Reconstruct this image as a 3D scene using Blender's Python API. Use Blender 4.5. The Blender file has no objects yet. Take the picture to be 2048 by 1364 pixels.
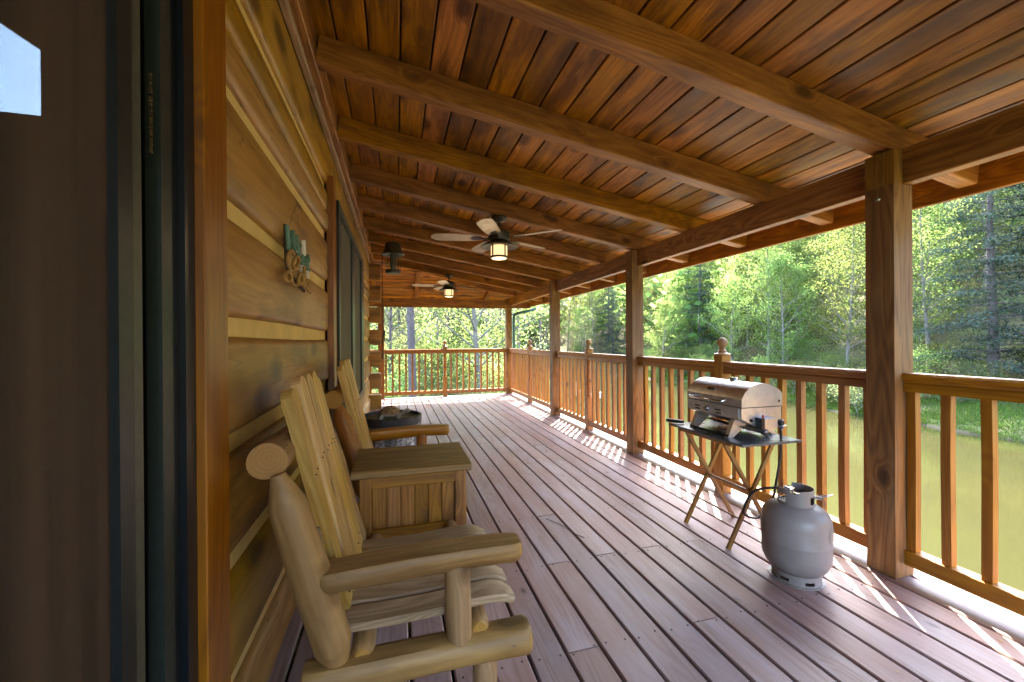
import bpy, bmesh, math, random
import numpy as np
from mathutils import Vector, Matrix

R = math.radians
random.seed(7)
scene = bpy.context.scene
COL = scene.collection

# ------------------------------------------------------------------ camera
CAMH = 1.215
cam = bpy.data.cameras.new('camera')
cam.sensor_width = 36.0
cam.lens = 36.0 * 822.0 / 2048.0
cam.clip_start = 0.02
cam.clip_end = 2000.0
cam_o = bpy.data.objects.new('camera', cam)
COL.objects.link(cam_o)
cam_o.matrix_world = (Matrix.Translation((0, 0, CAMH)) @ Matrix.Rotation(R(-15.75), 4, 'Z')
                      @ Matrix.Rotation(R(90 - 0.1), 4, 'X') @ Matrix.Rotation(R(-0.39), 4, 'Z'))
scene.camera = cam_o

# ------------------------------------------------------------------ light
SUN = Vector((0.52, 0.715, 1.0)).normalized()
world = bpy.data.worlds.new('World')
scene.world = world
world.use_nodes = True
wn = world.node_tree
wn.nodes.clear()
sky = wn.nodes.new('ShaderNodeTexSky')
sky.sky_type = 'NISHITA'
sky.sun_disc = False
sky.sun_elevation = math.asin(SUN.z)
sky.sun_rotation = math.atan2(SUN.x, SUN.y)
sky.dust_density = 2.0
sky.air_density = 1.0
bg = wn.nodes.new('ShaderNodeBackground')
bg.inputs['Strength'].default_value = 0.15
wo = wn.nodes.new('ShaderNodeOutputWorld')
wn.links.new(sky.outputs[0], bg.inputs[0])
wn.links.new(bg.outputs[0], wo.inputs[0])

sl = bpy.data.lights.new('sun', 'SUN')
sl.energy = 2.3
sl.angle = R(0.5)
sl.color = (1.0, 0.95, 0.86)
so = bpy.data.objects.new('sun', sl)
COL.objects.link(so)
so.rotation_euler = SUN.to_track_quat('Z', 'Y').to_euler()
so.location = (20, 30, 60)

scene.view_settings.view_transform = 'Standard'
scene.view_settings.look = 'None'
scene.view_settings.gamma = 1.0
scene.view_settings.use_curve_mapping = False
scene.view_settings.exposure = 4.35
scene.cycles.use_denoising = True
scene.cycles.max_bounces = 10
scene.cycles.diffuse_bounces = 6
scene.cycles.transparent_max_bounces = 12
scene.cycles.sample_clamp_indirect = 8.0
scene.cycles.caustics_reflective = False
scene.cycles.caustics_refractive = False

# ------------------------------------------------------------------ helpers
WM = {}

def link(o, Mw, parent=None):
    COL.objects.link(o)
    WM[o.name] = Mw.copy()
    if parent is None:
        o.matrix_basis = Mw
    else:
        o.parent = parent
        o.matrix_basis = WM[parent.name].inverted() @ Mw
    return o

def T(x, y, z):
    return Matrix.Translation((x, y, z))

def tag(o, label=None, cat=None, group=None, kind=None):
    if label: o['label'] = label
    if cat: o['category'] = cat
    if group: o['group'] = group
    if kind: o['kind'] = kind
    return o

def thing(name, loc, label=None, cat=None, group=None, kind=None):
    o = bpy.data.objects.new(name, None)
    o.empty_display_size = 0.1
    link(o, T(*loc))
    return tag(o, label, cat, group, kind)

def copy_tree(o, Mw, parent=None):
    c = o.copy()
    link(c, Mw, parent)
    base = WM[o.name]
    for ch in list(o.children):
        copy_tree(ch, Mw @ base.inverted() @ WM[ch.name], c)
    return c

class MB:
    def __init__(s):
        s.v = []; s.f = []; s.m = []
    def add(s, vs, fs, mi=0):
        n = len(s.v)
        s.v += [tuple(p) for p in vs]
        s.f += [tuple(i + n for i in f) for f in fs]
        s.m += [mi] * len(fs)
        return s
    def box(s, x0, x1, y0, y1, z0, z1, mi=0):
        return s.add([(x0,y0,z0),(x1,y0,z0),(x1,y1,z0),(x0,y1,z0),(x0,y0,z1),(x1,y0,z1),(x1,y1,z1),(x0,y1,z1)],
                     [(0,3,2,1),(4,5,6,7),(0,1,5,4),(1,2,6,5),(2,3,7,6),(3,0,4,7)], mi)
    def tube(s, pts, rad, n=10, mi=0, caps=True, flat=None):
        pts = [Vector(p) for p in pts]
        if not hasattr(rad, '__len__'): rad = [rad] * len(pts)
        rings = []; up = None
        for i, p in enumerate(pts):
            a = pts[max(i - 1, 0)]; b = pts[min(i + 1, len(pts) - 1)]
            d = (b - a).normalized()
            if up is None:
                up = Vector((0, 0, 1)) if abs(d.z) < 0.9 else Vector((1, 0, 0))
            side = d.cross(up)
            if side.length < 1e-5: side = d.cross(Vector((0.3, 1, 0.1)))
            side.normalize(); up = side.cross(d).normalized()
            ring = []
            for k in range(n):
                t = 2 * math.pi * k / n
                q = side * math.cos(t) * rad[i] + up * math.sin(t) * rad[i]
                ring.append(p + q)
            rings.append(ring)
        base = len(s.v)
        s.v += [tuple(q) for r in rings for q in r]
        for i in range(len(rings) - 1):
            for k in range(n):
                k2 = (k + 1) % n
                s.f.append((base + i*n + k, base + (i+1)*n + k, base + (i+1)*n + k2, base + i*n + k2)); s.m.append(mi)
        if caps:
            s.f.append(tuple(base + k for k in range(n))); s.m.append(mi)
            s.f.append(tuple(base + (len(rings)-1)*n + k for k in reversed(range(n)))); s.m.append(mi)
        return s
    def lathe(s, prof, n=32, c=(0, 0, 0), mi=0):
        base = len(s.v)
        for (r, z) in prof:
            for k in range(n):
                t = 2 * math.pi * k / n
                s.v.append((c[0] + r * math.cos(t), c[1] + r * math.sin(t), c[2] + z))
        for i in range(len(prof) - 1):
            for k in range(n):
                k2 = (k + 1) % n
                s.f.append((base + i*n + k, base + i*n + k2, base + (i+1)*n + k2, base + (i+1)*n + k)); s.m.append(mi)
        if prof[0][0] > 1e-4:
            s.f.append(tuple(base + k for k in reversed(range(n)))); s.m.append(mi)
        if prof[-1][0] > 1e-4:
            s.f.append(tuple(base + (len(prof)-1)*n + k for k in range(n))); s.m.append(mi)
        return s
    def prism(s, poly, a0, a1, axis='x', mi=0):
        n = len(poly); vs = []
        for a in (a0, a1):
            for (p, q) in poly:
                vs.append({'x': (a, p, q), 'y': (p, a, q), 'z': (p, q, a)}[axis])
        fs = [tuple(range(n)), tuple(reversed(range(n, 2*n)))]
        for i in range(n):
            j = (i + 1) % n
            fs.append((i, n + i, n + j, j))
        return s.add(vs, fs, mi)
    def mesh(s, name, mats, smooth=False, angle=40):
        me = bpy.data.meshes.new(name)
        me.from_pydata(s.v, [], s.f)
        bm = bmesh.new(); bm.from_mesh(me)
        bmesh.ops.recalc_face_normals(bm, faces=bm.faces)
        if smooth:
            for f in bm.faces: f.smooth = True
            lim = R(angle)
            for e in bm.edges:
                if len(e.link_faces) == 2 and e.calc_face_angle(0) > lim: e.smooth = False
        bm.to_mesh(me); bm.free()
        if not isinstance(mats, (list, tuple)): mats = [mats]
        for m in mats: me.materials.append(m)
        if len(mats) > 1 and len(me.polygons) == len(s.m):
            me.polygons.foreach_set('material_index', s.m)
        return me
    def build(s, name, mats, parent=None, Mw=None, smooth=False, angle=40, **k):
        """vertices are in world space unless Mw is given; the origin is put at their middle"""
        if Mw is None:
            a = np.array(s.v); c = (a.min(0) + a.max(0)) / 2
            if k.pop('base', False): c[2] = a[:, 2].min()
            s.v = [tuple(r) for r in (a - c)]
            Mw = T(*c)
        o = bpy.data.objects.new(name, s.mesh(name, mats, smooth, angle))
        link(o, Mw, parent)
        return tag(o, **k)

MC = {}
def frame(p0, p1, up):
    p0 = Vector(p0); p1 = Vector(p1); x = (p1 - p0).normalized(); up = Vector(up)
    y = up.cross(x).normalized(); z = x.cross(y)
    M = Matrix((x, y, z)).transposed().to_4x4()
    M.translation = (p0 + p1) / 2
    return M, (p1 - p0).length

def plank(name, p0, p1, w, t, mat, parent=None, up=(0, 0, 1), ch=0.004, **k):
    """board from p0 to p1 (centre line), width w across, thickness t along up, softened edges"""
    M, L = frame(p0, p1, up)
    key = ('pl', round(L, 3), w, t, ch, mat.name)
    if key not in MC:
        a = w / 2; b = t / 2; c = min(ch, a * .45, b * .45)
        sec = [(-a, -b + c), (-a, b - c), (-a + c, b), (a - c, b), (a, b - c), (a, -b + c), (a - c, -b), (-a + c, -b)]
        MC[key] = MB().prism(sec, -L/2, L/2, 'x').mesh(name, mat)
    o = bpy.data.objects.new(name, MC[key])
    link(o, M, parent)
    return tag(o, **k)

def log(name, p0, p1, r0, r1, mat, parent=None, ends=(0.02, 0.02), cone=(0.5, 0.5), flat=None, seed=0, n=22, bend=0.0, lin=.65, **k):
    """peeled log with uneven girth; ends = length of the cut taper, cone = radius left at the cut face"""
    M, L = frame(p0, p1, (0, 0, 1) if abs((Vector(p1) - Vector(p0)).normalized().z) < .9 else (1, 0, 0))
    rnd = random.Random(seed)
    ph = [rnd.uniform(0, 6.28) for _ in range(6)]
    xs = [0.0, ends[0] * .35, ends[0]] + [ends[0] + (L - ends[0] - ends[1]) * i / 10 for i in range(1, 10)] + [L - ends[1], L - ends[1] * .35, L]
    mb = MB(); rings = []
    for i, x in enumerate(xs):
        t = x / L; r = r0 + (r1 - r0) * t
        if i == 0: r *= cone[0]
        elif i == 1: r *= cone[0] + (1 - cone[0]) * lin
        elif i == len(xs) - 1: r *= cone[1]
        elif i == len(xs) - 2: r *= cone[1] + (1 - cone[1]) * lin
        ring = []
        for q in range(n):
            a = 2 * math.pi * q / n
            rr = r * (1 + .025 * math.sin(2 * a + ph[0] + t * 3) + .018 * math.sin(3 * a + ph[1] - t * 7) + .03 * math.sin(t * 8 + ph[2]) )
            y = rr * math.cos(a); z = rr * math.sin(a)
            if flat is not None: z = min(z, flat * r0)
            ring.append((x - L/2, y, z + bend * math.sin(math.pi * t)))
        rings.append(ring)
    vs = [p for r in rings for p in r]; fs = []
    for i in range(len(rings) - 1):
        for q in range(n):
            q2 = (q + 1) % n
            fs.append((i*n + q, (i+1)*n + q, (i+1)*n + q2, i*n + q2))
    fs.append(tuple(range(n))); fs.append(tuple(reversed(range((len(rings)-1)*n, len(rings)*n))))
    mb.add(vs, fs)
    o = bpy.data.objects.new(name, mb.mesh(name, mat, True, 38))
    link(o, M, parent)
    return tag(o, **k)

# ------------------------------------------------------------------ materials
class NT:
    def __init__(s, name):
        s.mat = bpy.data.materials.new(name); s.mat.use_nodes = True
        s.t = s.mat.node_tree; s.t.nodes.clear()
        s.out = s.t.nodes.new('ShaderNodeOutputMaterial')
    def n(s, ty, **kw):
        nd = s.t.nodes.new(ty)
        for k, v in kw.items(): setattr(nd, k, v)
        return nd
    def l(s, a, b): s.t.links.new(a, b)
    def val(s, sock, v):
        if hasattr(v, 'links') or isinstance(v, bpy.types.NodeSocket): s.l(v, sock)
        else: sock.default_value = v
    def math(s, op, a, b=0.0, c=None, clamp=False):
        nd = s.n('ShaderNodeMath', operation=op, use_clamp=clamp)
        s.val(nd.inputs[0], a); s.val(nd.inputs[1], b)
        if c is not None: s.val(nd.inputs[2], c)
        return nd.outputs[0]
    def vmath(s, op, a, b=None):
        nd = s.n('ShaderNodeVectorMath', operation=op)
        s.val(nd.inputs[0], a)
        if b is not None: s.val(nd.inputs[1], b)
        return nd.outputs[0]
    def noise(s, vec, scale=1.0, detail=3.0, rough=.5, dist=0.0):
        nd = s.n('ShaderNodeTexNoise')
        s.l(vec, nd.inputs['Vector'])
        nd.inputs['Scale'].default_value = scale; nd.inputs['Detail'].default_value = detail
        nd.inputs['Roughness'].default_value = rough; nd.inputs['Distortion'].default_value = dist
        return nd.outputs['Fac']
    def ramp(s, fac, stops, interp='LINEAR'):
        nd = s.n('ShaderNodeValToRGB'); s.l(fac, nd.inputs[0])
        cr = nd.color_ramp; cr.interpolation = interp
        while len(cr.elements) < len(stops): cr.elements.new(.5)
        for e, (p, c) in zip(cr.elements, stops):
            e.position = p; e.color = (c, c, c, 1) if not hasattr(c, '__len__') else (*c, 1)
        return nd.outputs[0]
    def mix(s, fac, a, b, blend='MIX'):
        nd = s.n('ShaderNodeMix', data_type='RGBA', blend_type=blend)
        s.val(nd.inputs[0], fac)
        for i, v in ((6, a), (7, b)):
            if isinstance(v, bpy.types.NodeSocket): s.l(v, nd.inputs[i])
            else: nd.inputs[i].default_value = (*v, 1) if len(v) == 3 else v
        return nd.outputs[2]
    def bsdf(s, col, rough=.5, metal=0.0, bump=None, bstr=.3, bdist=.002, spec=.5, **kw):
        b = s.n('ShaderNodeBsdfPrincipled')
        if isinstance(col, bpy.types.NodeSocket): s.l(col, b.inputs['Base Color'])
        else: b.inputs['Base Color'].default_value = (*col, 1)
        s.val(b.inputs['Roughness'], rough); s.val(b.inputs['Metallic'], metal)
        b.inputs['Specular IOR Level'].default_value = spec
        for k, v in kw.items(): s.val(b.inputs[k], v)
        if bump is not None:
            bp = s.n('ShaderNodeBump'); bp.inputs['Strength'].default_value = bstr; bp.inputs['Distance'].default_value = bdist
            s.l(bump, bp.inputs['Height']); s.l(bp.outputs[0], b.inputs['Normal'])
        s.l(b.outputs[0], s.out.inputs[0])
        return b
    def objcoord(s, scale_rand=1.0):
        tc = s.n('ShaderNodeTexCoord'); oi = s.n('ShaderNodeObjectInfo')
        r = oi.outputs['Random']
        cx = s.n('ShaderNodeCombineXYZ')
        s.l(s.math('MULTIPLY', r, 37.1), cx.inputs[0]); s.l(s.math('MULTIPLY', r, 91.7), cx.inputs[1]); s.l(s.math('MULTIPLY', r, 53.3), cx.inputs[2])
        return s.vmath('ADD', tc.outputs['Object'], cx.outputs[0]), r, tc

def wood(name, light, dark, stain=None, stain_amt=.5, var=.25, knots=1.0, rough=.6, ring=1.0, hue=0.0, scale=1.0, bump=.35, weather=None, endcol=None, coat=0.0, checks=0.0):
    m = NT(name)
    P, rnd, tc = m.objcoord()
    # knots: sparse cells, the growth lines swing round them
    vo = m.n('ShaderNodeTexVoronoi'); m.l(m.vmath('MULTIPLY', P, (2.6*scale, 5.0*scale, 5.0*scale)), vo.inputs['Vector'])
    vo.inputs['Scale'].default_value = 1.0
    kd = vo.outputs['Distance']
    near = m.ramp(kd, [(0.0, 1.0), (.32, 0.0)], 'EASE')
    knot = m.ramp(m.math('ADD', kd, m.math('MULTIPLY', m.noise(P, 40, 2), .03)), [(.085 * knots, 1.0), (.135 * knots + .002, 0.0)])
    kring = m.ramp(kd, [(.13 * knots, 1.0), (.17 * knots + .003, 0.0)])
    # growth lines
    base = m.noise(m.vmath('MULTIPLY', P, (.55*scale, 5.5*scale, 5.5*scale)), 1.0, 2.0, .45)
    wob = m.noise(m.vmath('MULTIPLY', P, (3.0, 20, 20)), 1.0, 2.0)
    g = m.math('ADD', m.math('ADD', base, m.math('MULTIPLY', near, .16)), m.math('MULTIPLY', wob, .035))
    lines = m.math('ABSOLUTE', m.math('SUBTRACT', m.math('FRACT', m.math('MULTIPLY', g, 17.0)), .5))
    lines = m.ramp(lines, [(.0, 1.0), (.28, .35), (.5, .0)])
    fib = m.noise(m.vmath('MULTIPLY', P, (3.0, 90, 90)), 1.0, 5.0, .65)
    fib2 = m.noise(m.vmath('MULTIPLY', P, (1.3, 24, 24)), 1.0, 5.0, .65)
    f = m.math('ADD', m.math('MULTIPLY', lines, .45 * ring), m.math('ADD', m.math('MULTIPLY', fib, .5), m.math('MULTIPLY', fib2, .75)))
    f = m.math('MULTIPLY', m.math('SUBTRACT', f, .53), 2.2, clamp=True)
    col = m.mix(f, light, dark)
    if stain is not None:
        s1 = m.noise(m.vmath('MULTIPLY', P, (1.6, 7, 7)), 1.0, 5.0, .62)
        col = m.mix(m.math('MULTIPLY', m.ramp(s1, [(.46, 0.0), (.62, 1.0)]), stain_amt), col, stain)
    if weather is not None:
        s2 = m.noise(m.vmath('MULTIPLY', P, (.9, 2.2, 2.2)), 1.0, 6.0, .65)
        col = m.mix(m.math('MULTIPLY', m.ramp(s2, [(.40, 0.0), (.66, 1.0)]), .6), col, weather)
    if checks:
        cn = m.noise(m.vmath('MULTIPLY', P, (.9, 9, 9)), 1.0, 3.0, .55)
        ck = m.ramp(m.math('ABSOLUTE', m.math('SUBTRACT', cn, .5)), [(.0, 1.0), (.006, 0.0)])
        cm_ = m.ramp(m.noise(m.vmath('MULTIPLY', P, (1.1, 2, 2)), 1.0, 2.0), [(.52, 0.0), (.58, checks)])
        col = m.mix(m.math('MULTIPLY', ck, cm_), col, tuple(c * .25 for c in dark))
    kc = tuple(c * .30 for c in dark)
    col = m.mix(m.math('MULTIPLY', kring, .55), col, tuple(c * .6 for c in dark))
    col = m.mix(m.math('MULTIPLY', knot, .85), col, kc)
    # cut ends show rings
    sx = m.n('ShaderNodeSeparateXYZ'); m.l(tc.outputs['Normal'], sx.inputs[0])
    isend = m.math('GREATER_THAN', m.math('ABSOLUTE', sx.outputs[0]), .55)
    sp = m.n('ShaderNodeSeparateXYZ'); m.l(tc.outputs['Object'], sp.inputs[0])
    rad = m.math('SQRT', m.math('ADD', m.math('POWER', m.math('ADD', sp.outputs[1], .006), 2.0), m.math('POWER', m.math('ADD', sp.outputs[2], -.008), 2.0)))
    rr = m.math('ADD', rad, m.math('MULTIPLY', m.noise(P, 9, 3), .035))
    rl = m.math('MULTIPLY', m.math('ADD', m.math('SINE', m.math('MULTIPLY', rr, 560.0)), 1.0), .5)
    ec = endcol or tuple(a * .55 + b * .45 for a, b in zip(light, dark))
    ecol = m.mix(m.math('MULTIPLY', rl, .28), ec, tuple(c * .55 for c in ec))
    col = m.mix(isend, col, ecol)
    hs = m.n('ShaderNodeHueSaturation'); m.l(col, hs.inputs['Color'])
    wn2 = m.n('ShaderNodeTexWhiteNoise', noise_dimensions='1D'); m.l(m.math('MULTIPLY', rnd, 77.0), wn2.inputs['W'])
    m.l(m.math('ADD', m.math('MULTIPLY', m.math('SUBTRACT', rnd, .5), 2 * var), 1.0), hs.inputs['Value'])
    m.l(m.math('ADD', m.math('MULTIPLY', m.math('SUBTRACT', wn2.outputs['Value'], .5), .012 + hue), .5), hs.inputs['Hue'])
    m.l(m.math('ADD', m.math('MULTIPLY', wn2.outputs['Value'], .20), 1.0), hs.inputs['Saturation'])
    h = m.math('SUBTRACT', m.math('MULTIPLY', fib, .5), m.math('ADD', m.math('MULTIPLY', lines, .35), m.math('MULTIPLY', knot, .5)))
    ro = m.math('ADD', rough - .08, m.math('MULTIPLY', fib2, .2))
    b = m.bsdf(hs.outputs[0], ro, 0.0, h, bump, .0016)
    if coat: b.inputs['Coat Weight'].default_value = coat; b.inputs['Coat Roughness'].default_value = .35
    return m.mat

def plain(name, col, rough=.5, metal=0.0, mottle=.15, ms=20.0, bump=.0, spec=.5, col2=None):
    m = NT(name); P, rnd, tc = m.objcoord()
    nz = m.noise(P, ms, 5, .6)
    c2 = col2 or tuple(c * (1 - mottle * 2) for c in col)
    c = m.mix(m.ramp(nz, [(.35, 0.0), (.7, 1.0)]), col, c2)
    m.bsdf(c, m.math('ADD', rough - .07, m.math('MULTIPLY', nz, .15)), metal, nz if bump else None, bump, .002, spec)
    return m.mat

DECK = wood('deck_wood', (.33, .240, .220), (.19, .127, .112), (.36, .315, .33), .55, .13, .55, .45, .6, bump=.4, weather=(.29, .16, .12))
CEIL = wood('ceiling_wood', (.60, .295, .070), (.24, .095, .019), (.08, .034, .010), .85, .34, 1.6, .55, .45, hue=.006, weather=(.15, .066, .018))
RAFT = wood('rafter_wood', (.46, .235, .074), (.25, .108, .028), (.11, .045, .013), .6, .07, 1.25, .55, .7)
BEAM = wood('beam_wood', (.44, .215, .062), (.22, .09, .023), (.09, .034, .010), .6, .07, 1.1, .55, .8)
POST = wood('post_wood', (.31, .160, .043), (.13, .056, .014), (.33, .225, .11), .4, .06, 1.1, .6, .8, weather=(.11, .052, .018))
RAIL = wood('rail_wood', (.38, .175, .038), (.22, .086, .015), None, .5, .10, .8, .5, .6, coat=.15)
LOGW = wood('log_wall_wood', (.50, .29, .078), (.28, .148, .036), (.12, .055, .015), .75, .16, 1.6, .5, .35, scale=.8, weather=(.46, .32, .14), coat=.1, checks=.9)
CASE = wood('casing_wood', (.34, .138, .024), (.20, .072, .011), None, .5, .06, .8, .4, .7, coat=.2)
LOGP = wood('peeled_log', (.44, .275, .13), (.25, .142, .058), (.16, .085, .035), .75, .06, 1.5, .55, .6, weather=(.36, .24, .135), endcol=(.42, .24, .08), coat=.1, checks=.8)
LOGO = wood('peeled_log_amber', (.42, .20, .055), (.24, .095, .022), (.16, .06, .018), .5, .05, 1.1, .5, .5, endcol=(.38, .22, .08), coat=.15, checks=.7)
SLAT = wood('slat_wood', (.74, .52, .25), (.50, .325, .13), (.34, .21, .08), .5, .09, 1.0, .5, .9)
SEAT = wood('seat_wood', (.46, .34, .22), (.27, .185, .11), (.22, .155, .10), .5, .07, .7, .55, .8)
CHES = wood('chest_wood', (.42, .215, .050), (.23, .098, .019), (.12, .052, .018), .6, .10, 1.4, .5, .8, coat=.1)
CHTP = wood('chest_top_wood', (.31, .195, .088), (.19, .112, .046), (.11, .075, .04), .5, .04, .9, .5, .8, coat=.1)
TRAYL = wood('tray_leg_wood', (.31, .175, .065), (.20, .10, .035), None, .5, .05, .4, .45, .5, coat=.2)
FINI = wood('finial_wood', (.42, .25, .11), (.26, .14, .055), (.18, .10, .05), .5, .05, .5, .55, .8)

CHINK = plain('chinking', (.86, .66, .26), .7, 0, .08, 8, .2)
GREEN = plain('green_cladding', (.024, .036, .034), .4, 0, .15, 60)
GREENL = plain('green_grey_cladding', (.075, .088, .070), .45, 0, .15, 40)
SLATE = plain('slate_cladding', (.014, .020, .024), .4, 0, .15, 40)
NAVY = plain('dark_cladding', (.006, .010, .016), .35, 0, .2, 30)
DARK = plain('dark_backing', (.02, .016, .013), .8, 0, .1, 5)
ROOM = plain('room_paint', (.06, .04, .028), .8, 0, .1, 5)
SHING = plain('shingles', (.07, .06, .055), .9, 0, .2, 12, .4)
STEEL = plain('brushed_steel', (.72, .75, .80), .38, 1.0, .12, 25)
CHROME = plain('polished_steel', (.62, .62, .64), .16, 1.0, .1, 30)
BLACKP = plain('black_plastic', (.015, .015, .017), .4, 0, .1, 30)
RUBBER = plain('rubber_hose', (.018, .018, .018), .55, 0, .1, 30)
REDP = plain('red_button', (.5, .02, .015), .35, 0, .1, 30)
BRONZE = plain('dark_bronze', (.085, .072, .05), .45, .4, .2, 30)
BLADE = plain('fan_blade', (.62, .56, .46), .5, 0, .12, 14, col2=(.45, .38, .28))
WHITEP = plain('white_paint', (.75, .76, .78), .4, 0, .05, 10)
TEAL = plain('teal_paint', (.12, .26, .22), .55, 0, .12, 30)
ROPE = plain('rope', (.50, .32, .12), .8, 0, .2, 120, .6)
BRUSH = plain('brush_bristle', (.10, .065, .022), .9, 0, .3, 60)
BRASS = plain('bolt_metal', (.35, .30, .22), .35, .9, .2, 40)
SCREWM = plain('screw_metal', (.06, .045, .035), .5, .5, .2, 40)
TRAYT = plain('tray_top', (.10, .115, .125), .28, 0, .2, 9)
GUTT = plain('green_gutter', (.02, .09, .06), .4, 0, .1, 20)
MORTAR = plain('weathered_hoop', (.07, .07, .075), .5, .5, .25, 25, .3)

def tank_mat():
    m = NT('tank_paint'); P, rnd, tc = m.objcoord()
    n1 = m.noise(P, 5, 6, .6); n2 = m.noise(P, 55, 3, .6)
    c = m.mix(m.ramp(n1, [(.35, 0.0), (.75, 1.0)]), (.285, .255, .25), (.20, .175, .165))
    c = m.mix(m.ramp(n2, [(.68, 0.0), (.74, .7)]), c, (.16, .12, .10))
    m.bsdf(c, .42, 0.0, n1, .08, .003)
    return m.mat
TANK = tank_mat()

WORN = plain('worn_label', (.40, .35, .29), .5, 0, .2, 60, 0, col2=(.22, .19, .17))
def barrel_mat():
    m = NT('barrel_stave_paint'); P, rnd, tc = m.objcoord()
    n1 = m.noise(P, 38, 8, .75); n2 = m.noise(P, 8, 3)
    a = m.mix(m.ramp(n1, [(.44, 0.0), (.58, 1.0)]), (.16, .16, .17), (.62, .62, .62))
    c = m.mix(m.math('GREATER_THAN', rnd, .45), a, m.mix(m.ramp(n1, [(.4, 0.0), (.6, 1.0)]), (.09, .09, .10), (.26, .26, .27)))
    m.bsdf(c, .5, 0.0, n1, .5, .003)
    return m.mat
BARREL = barrel_mat()
BTOP = plain('barrel_head', (.16, .17, .12), .6, 0, .15, 10, .2, col2=(.10, .10, .07))
TURT = plain('turtle_stone', (.27, .26, .23), .7, 0, .2, 60, .5)
def shell_mat():
    m = NT('turtle_shell'); P, rnd, tc = m.objcoord()
    v = m.n('ShaderNodeTexVoronoi', feature='DISTANCE_TO_EDGE'); m.l(tc.outputs['Object'], v.inputs['Vector']); v.inputs['Scale'].default_value = 26
    c = m.mix(m.ramp(v.outputs['Distance'], [(.03, 0.0), (.10, 1.0)]), (.36, .32, .22), (.20, .09, .03))
    m.bsdf(c, .6, 0.0, v.outputs['Distance'], .8, .01)
    return m.mat
SHELL = shell_mat()

def lampglass():
    m = NT('amber_glass_lamp')
    e = m.n('ShaderNodeEmission'); e.inputs[0].default_value = (1.0, .66, .30, 1); e.inputs[1].default_value = 0.07
    d = m.n('ShaderNodeBsdfPrincipled'); d.inputs['Base Color'].default_value = (.8, .7, .5, 1); d.inputs['Roughness'].default_value = .3
    a = m.n('ShaderNodeAddShader'); m.l(e.outputs[0], a.inputs[0]); m.l(d.outputs[0], a.inputs[1]); m.l(a.outputs[0], m.out.inputs[0])
    return m.mat
LAMPG = lampglass()

def glass(name, tint=(.9, .95, .93), alpha=.25, rough=.03):
    m = NT(name)
    t = m.n('ShaderNodeBsdfTransparent'); t.inputs[0].default_value = (*tint, 1)
    g = m.n('ShaderNodeBsdfGlossy'); g.inputs['Roughness'].default_value = rough
    fr = m.n('ShaderNodeFresnel'); fr.inputs[0].default_value = 1.5
    mx = m.n('ShaderNodeMixShader'); gg = m.n('ShaderNodeNewGeometry'); m.l(m.math('MULTIPLY', m.math('ADD', fr.outputs[0], alpha, clamp=True), m.math('SUBTRACT', 1.0, gg.outputs['Backfacing'])), mx.inputs[0])
    m.l(t.outputs[0], mx.inputs[1]); m.l(g.outputs[0], mx.inputs[2]); m.l(mx.outputs[0], m.out.inputs[0])
    return m.mat
GLASS = glass('clear_glass', alpha=.05)
DGLASS = glass('window_glass', (.5, .55, .5), .12, .05)

def screen_mat(name, col, trans):
    m = NT(name); tc = m.n('ShaderNodeTexCoord')
    nz = m.noise(m.vmath('MULTIPLY', tc.outputs['Object'], (1, 22, .35)), 1.0, 4)
    nz2 = m.noise(tc.outputs['Object'], 420, 2)
    c = m.mix(m.ramp(nz, [(.35, 0.0), (.65, 1.0)]), tuple(x * .55 for x in col), tuple(x * 1.35 for x in col))
    c = m.mix(m.math('MULTIPLY', nz2, .5), c, tuple(x * .3 for x in col))
    d = m.n('ShaderNodeBsdfPrincipled'); m.l(c, d.inputs['Base Color']); d.inputs['Roughness'].default_value = .7
    t = m.n('ShaderNodeBsdfTransparent')
    mx = m.n('ShaderNodeMixShader'); mx.inputs[0].default_value = 1 - trans
    m.l(t.outputs[0], mx.inputs[1]); m.l(d.outputs[0], mx.inputs[2]); m.l(mx.outputs[0], m.out.inputs[0])
    return m.mat
SCREEN = screen_mat('insect_screen', (.10, .068, .054), .31)
SCREENW = screen_mat('window_screen', (.17, .155, .11), .25)
BLIND = plain('window_blind', (.16, .15, .105), .6, 0, .1, 3)
CURT = plain('curtain_cloth', (.11, .07, .045), .9, 0, .2, 6)

def leaf_mat(name, c, tr, trans=.5, var=.12):
    m = NT(name)
    g = m.n('ShaderNodeNewGeometry'); oi = m.n('ShaderNodeObjectInfo')
    hs = m.n('ShaderNodeHueSaturation'); hs.inputs['Color'].default_value = (*c, 1)
    ht = m.n('ShaderNodeHueSaturation'); ht.inputs['Color'].default_value = (*tr, 1)
    ri = g.outputs['Random Per Island']
    v = m.math('ADD', m.math('MULTIPLY', ri, .6), m.math('MULTIPLY', oi.outputs['Random'], .7))
    v = m.math('ADD', v, .35)
    hu = m.math('ADD', m.math('MULTIPLY', m.math('SUBTRACT', oi.outputs['Random'], .5), var), m.math('ADD', .5, m.math('MULTIPLY', m.math('SUBTRACT', ri, .5), .04)))
    for q in (hs, ht):
        m.l(v, q.inputs['Value']); m.l(hu, q.inputs['Hue'])
    d = m.n('ShaderNodeBsdfDiffuse'); m.l(hs.outputs[0], d.inputs[0])
    t = m.n('ShaderNodeBsdfTranslucent'); m.l(ht.outputs[0], t.inputs[0])
    mx = m.n('ShaderNodeMixShader'); mx.inputs[0].default_value = trans
    m.l(d.outputs[0], mx.inputs[1]); m.l(t.outputs[0], mx.inputs[2]); m.l(mx.outputs[0], m.out.inputs[0])
    return m.mat
LEAF = leaf_mat('spring_leaves', (.11, .15, .045), (.25, .31, .085), .6, .06)
LEAF2 = leaf_mat('pale_leaves', (.13, .16, .07), (.26, .29, .12), .5, .05)
NEED = leaf_mat('hemlock_needles', (.055, .075, .058), (.07, .095, .06), .3, .04)
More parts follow.
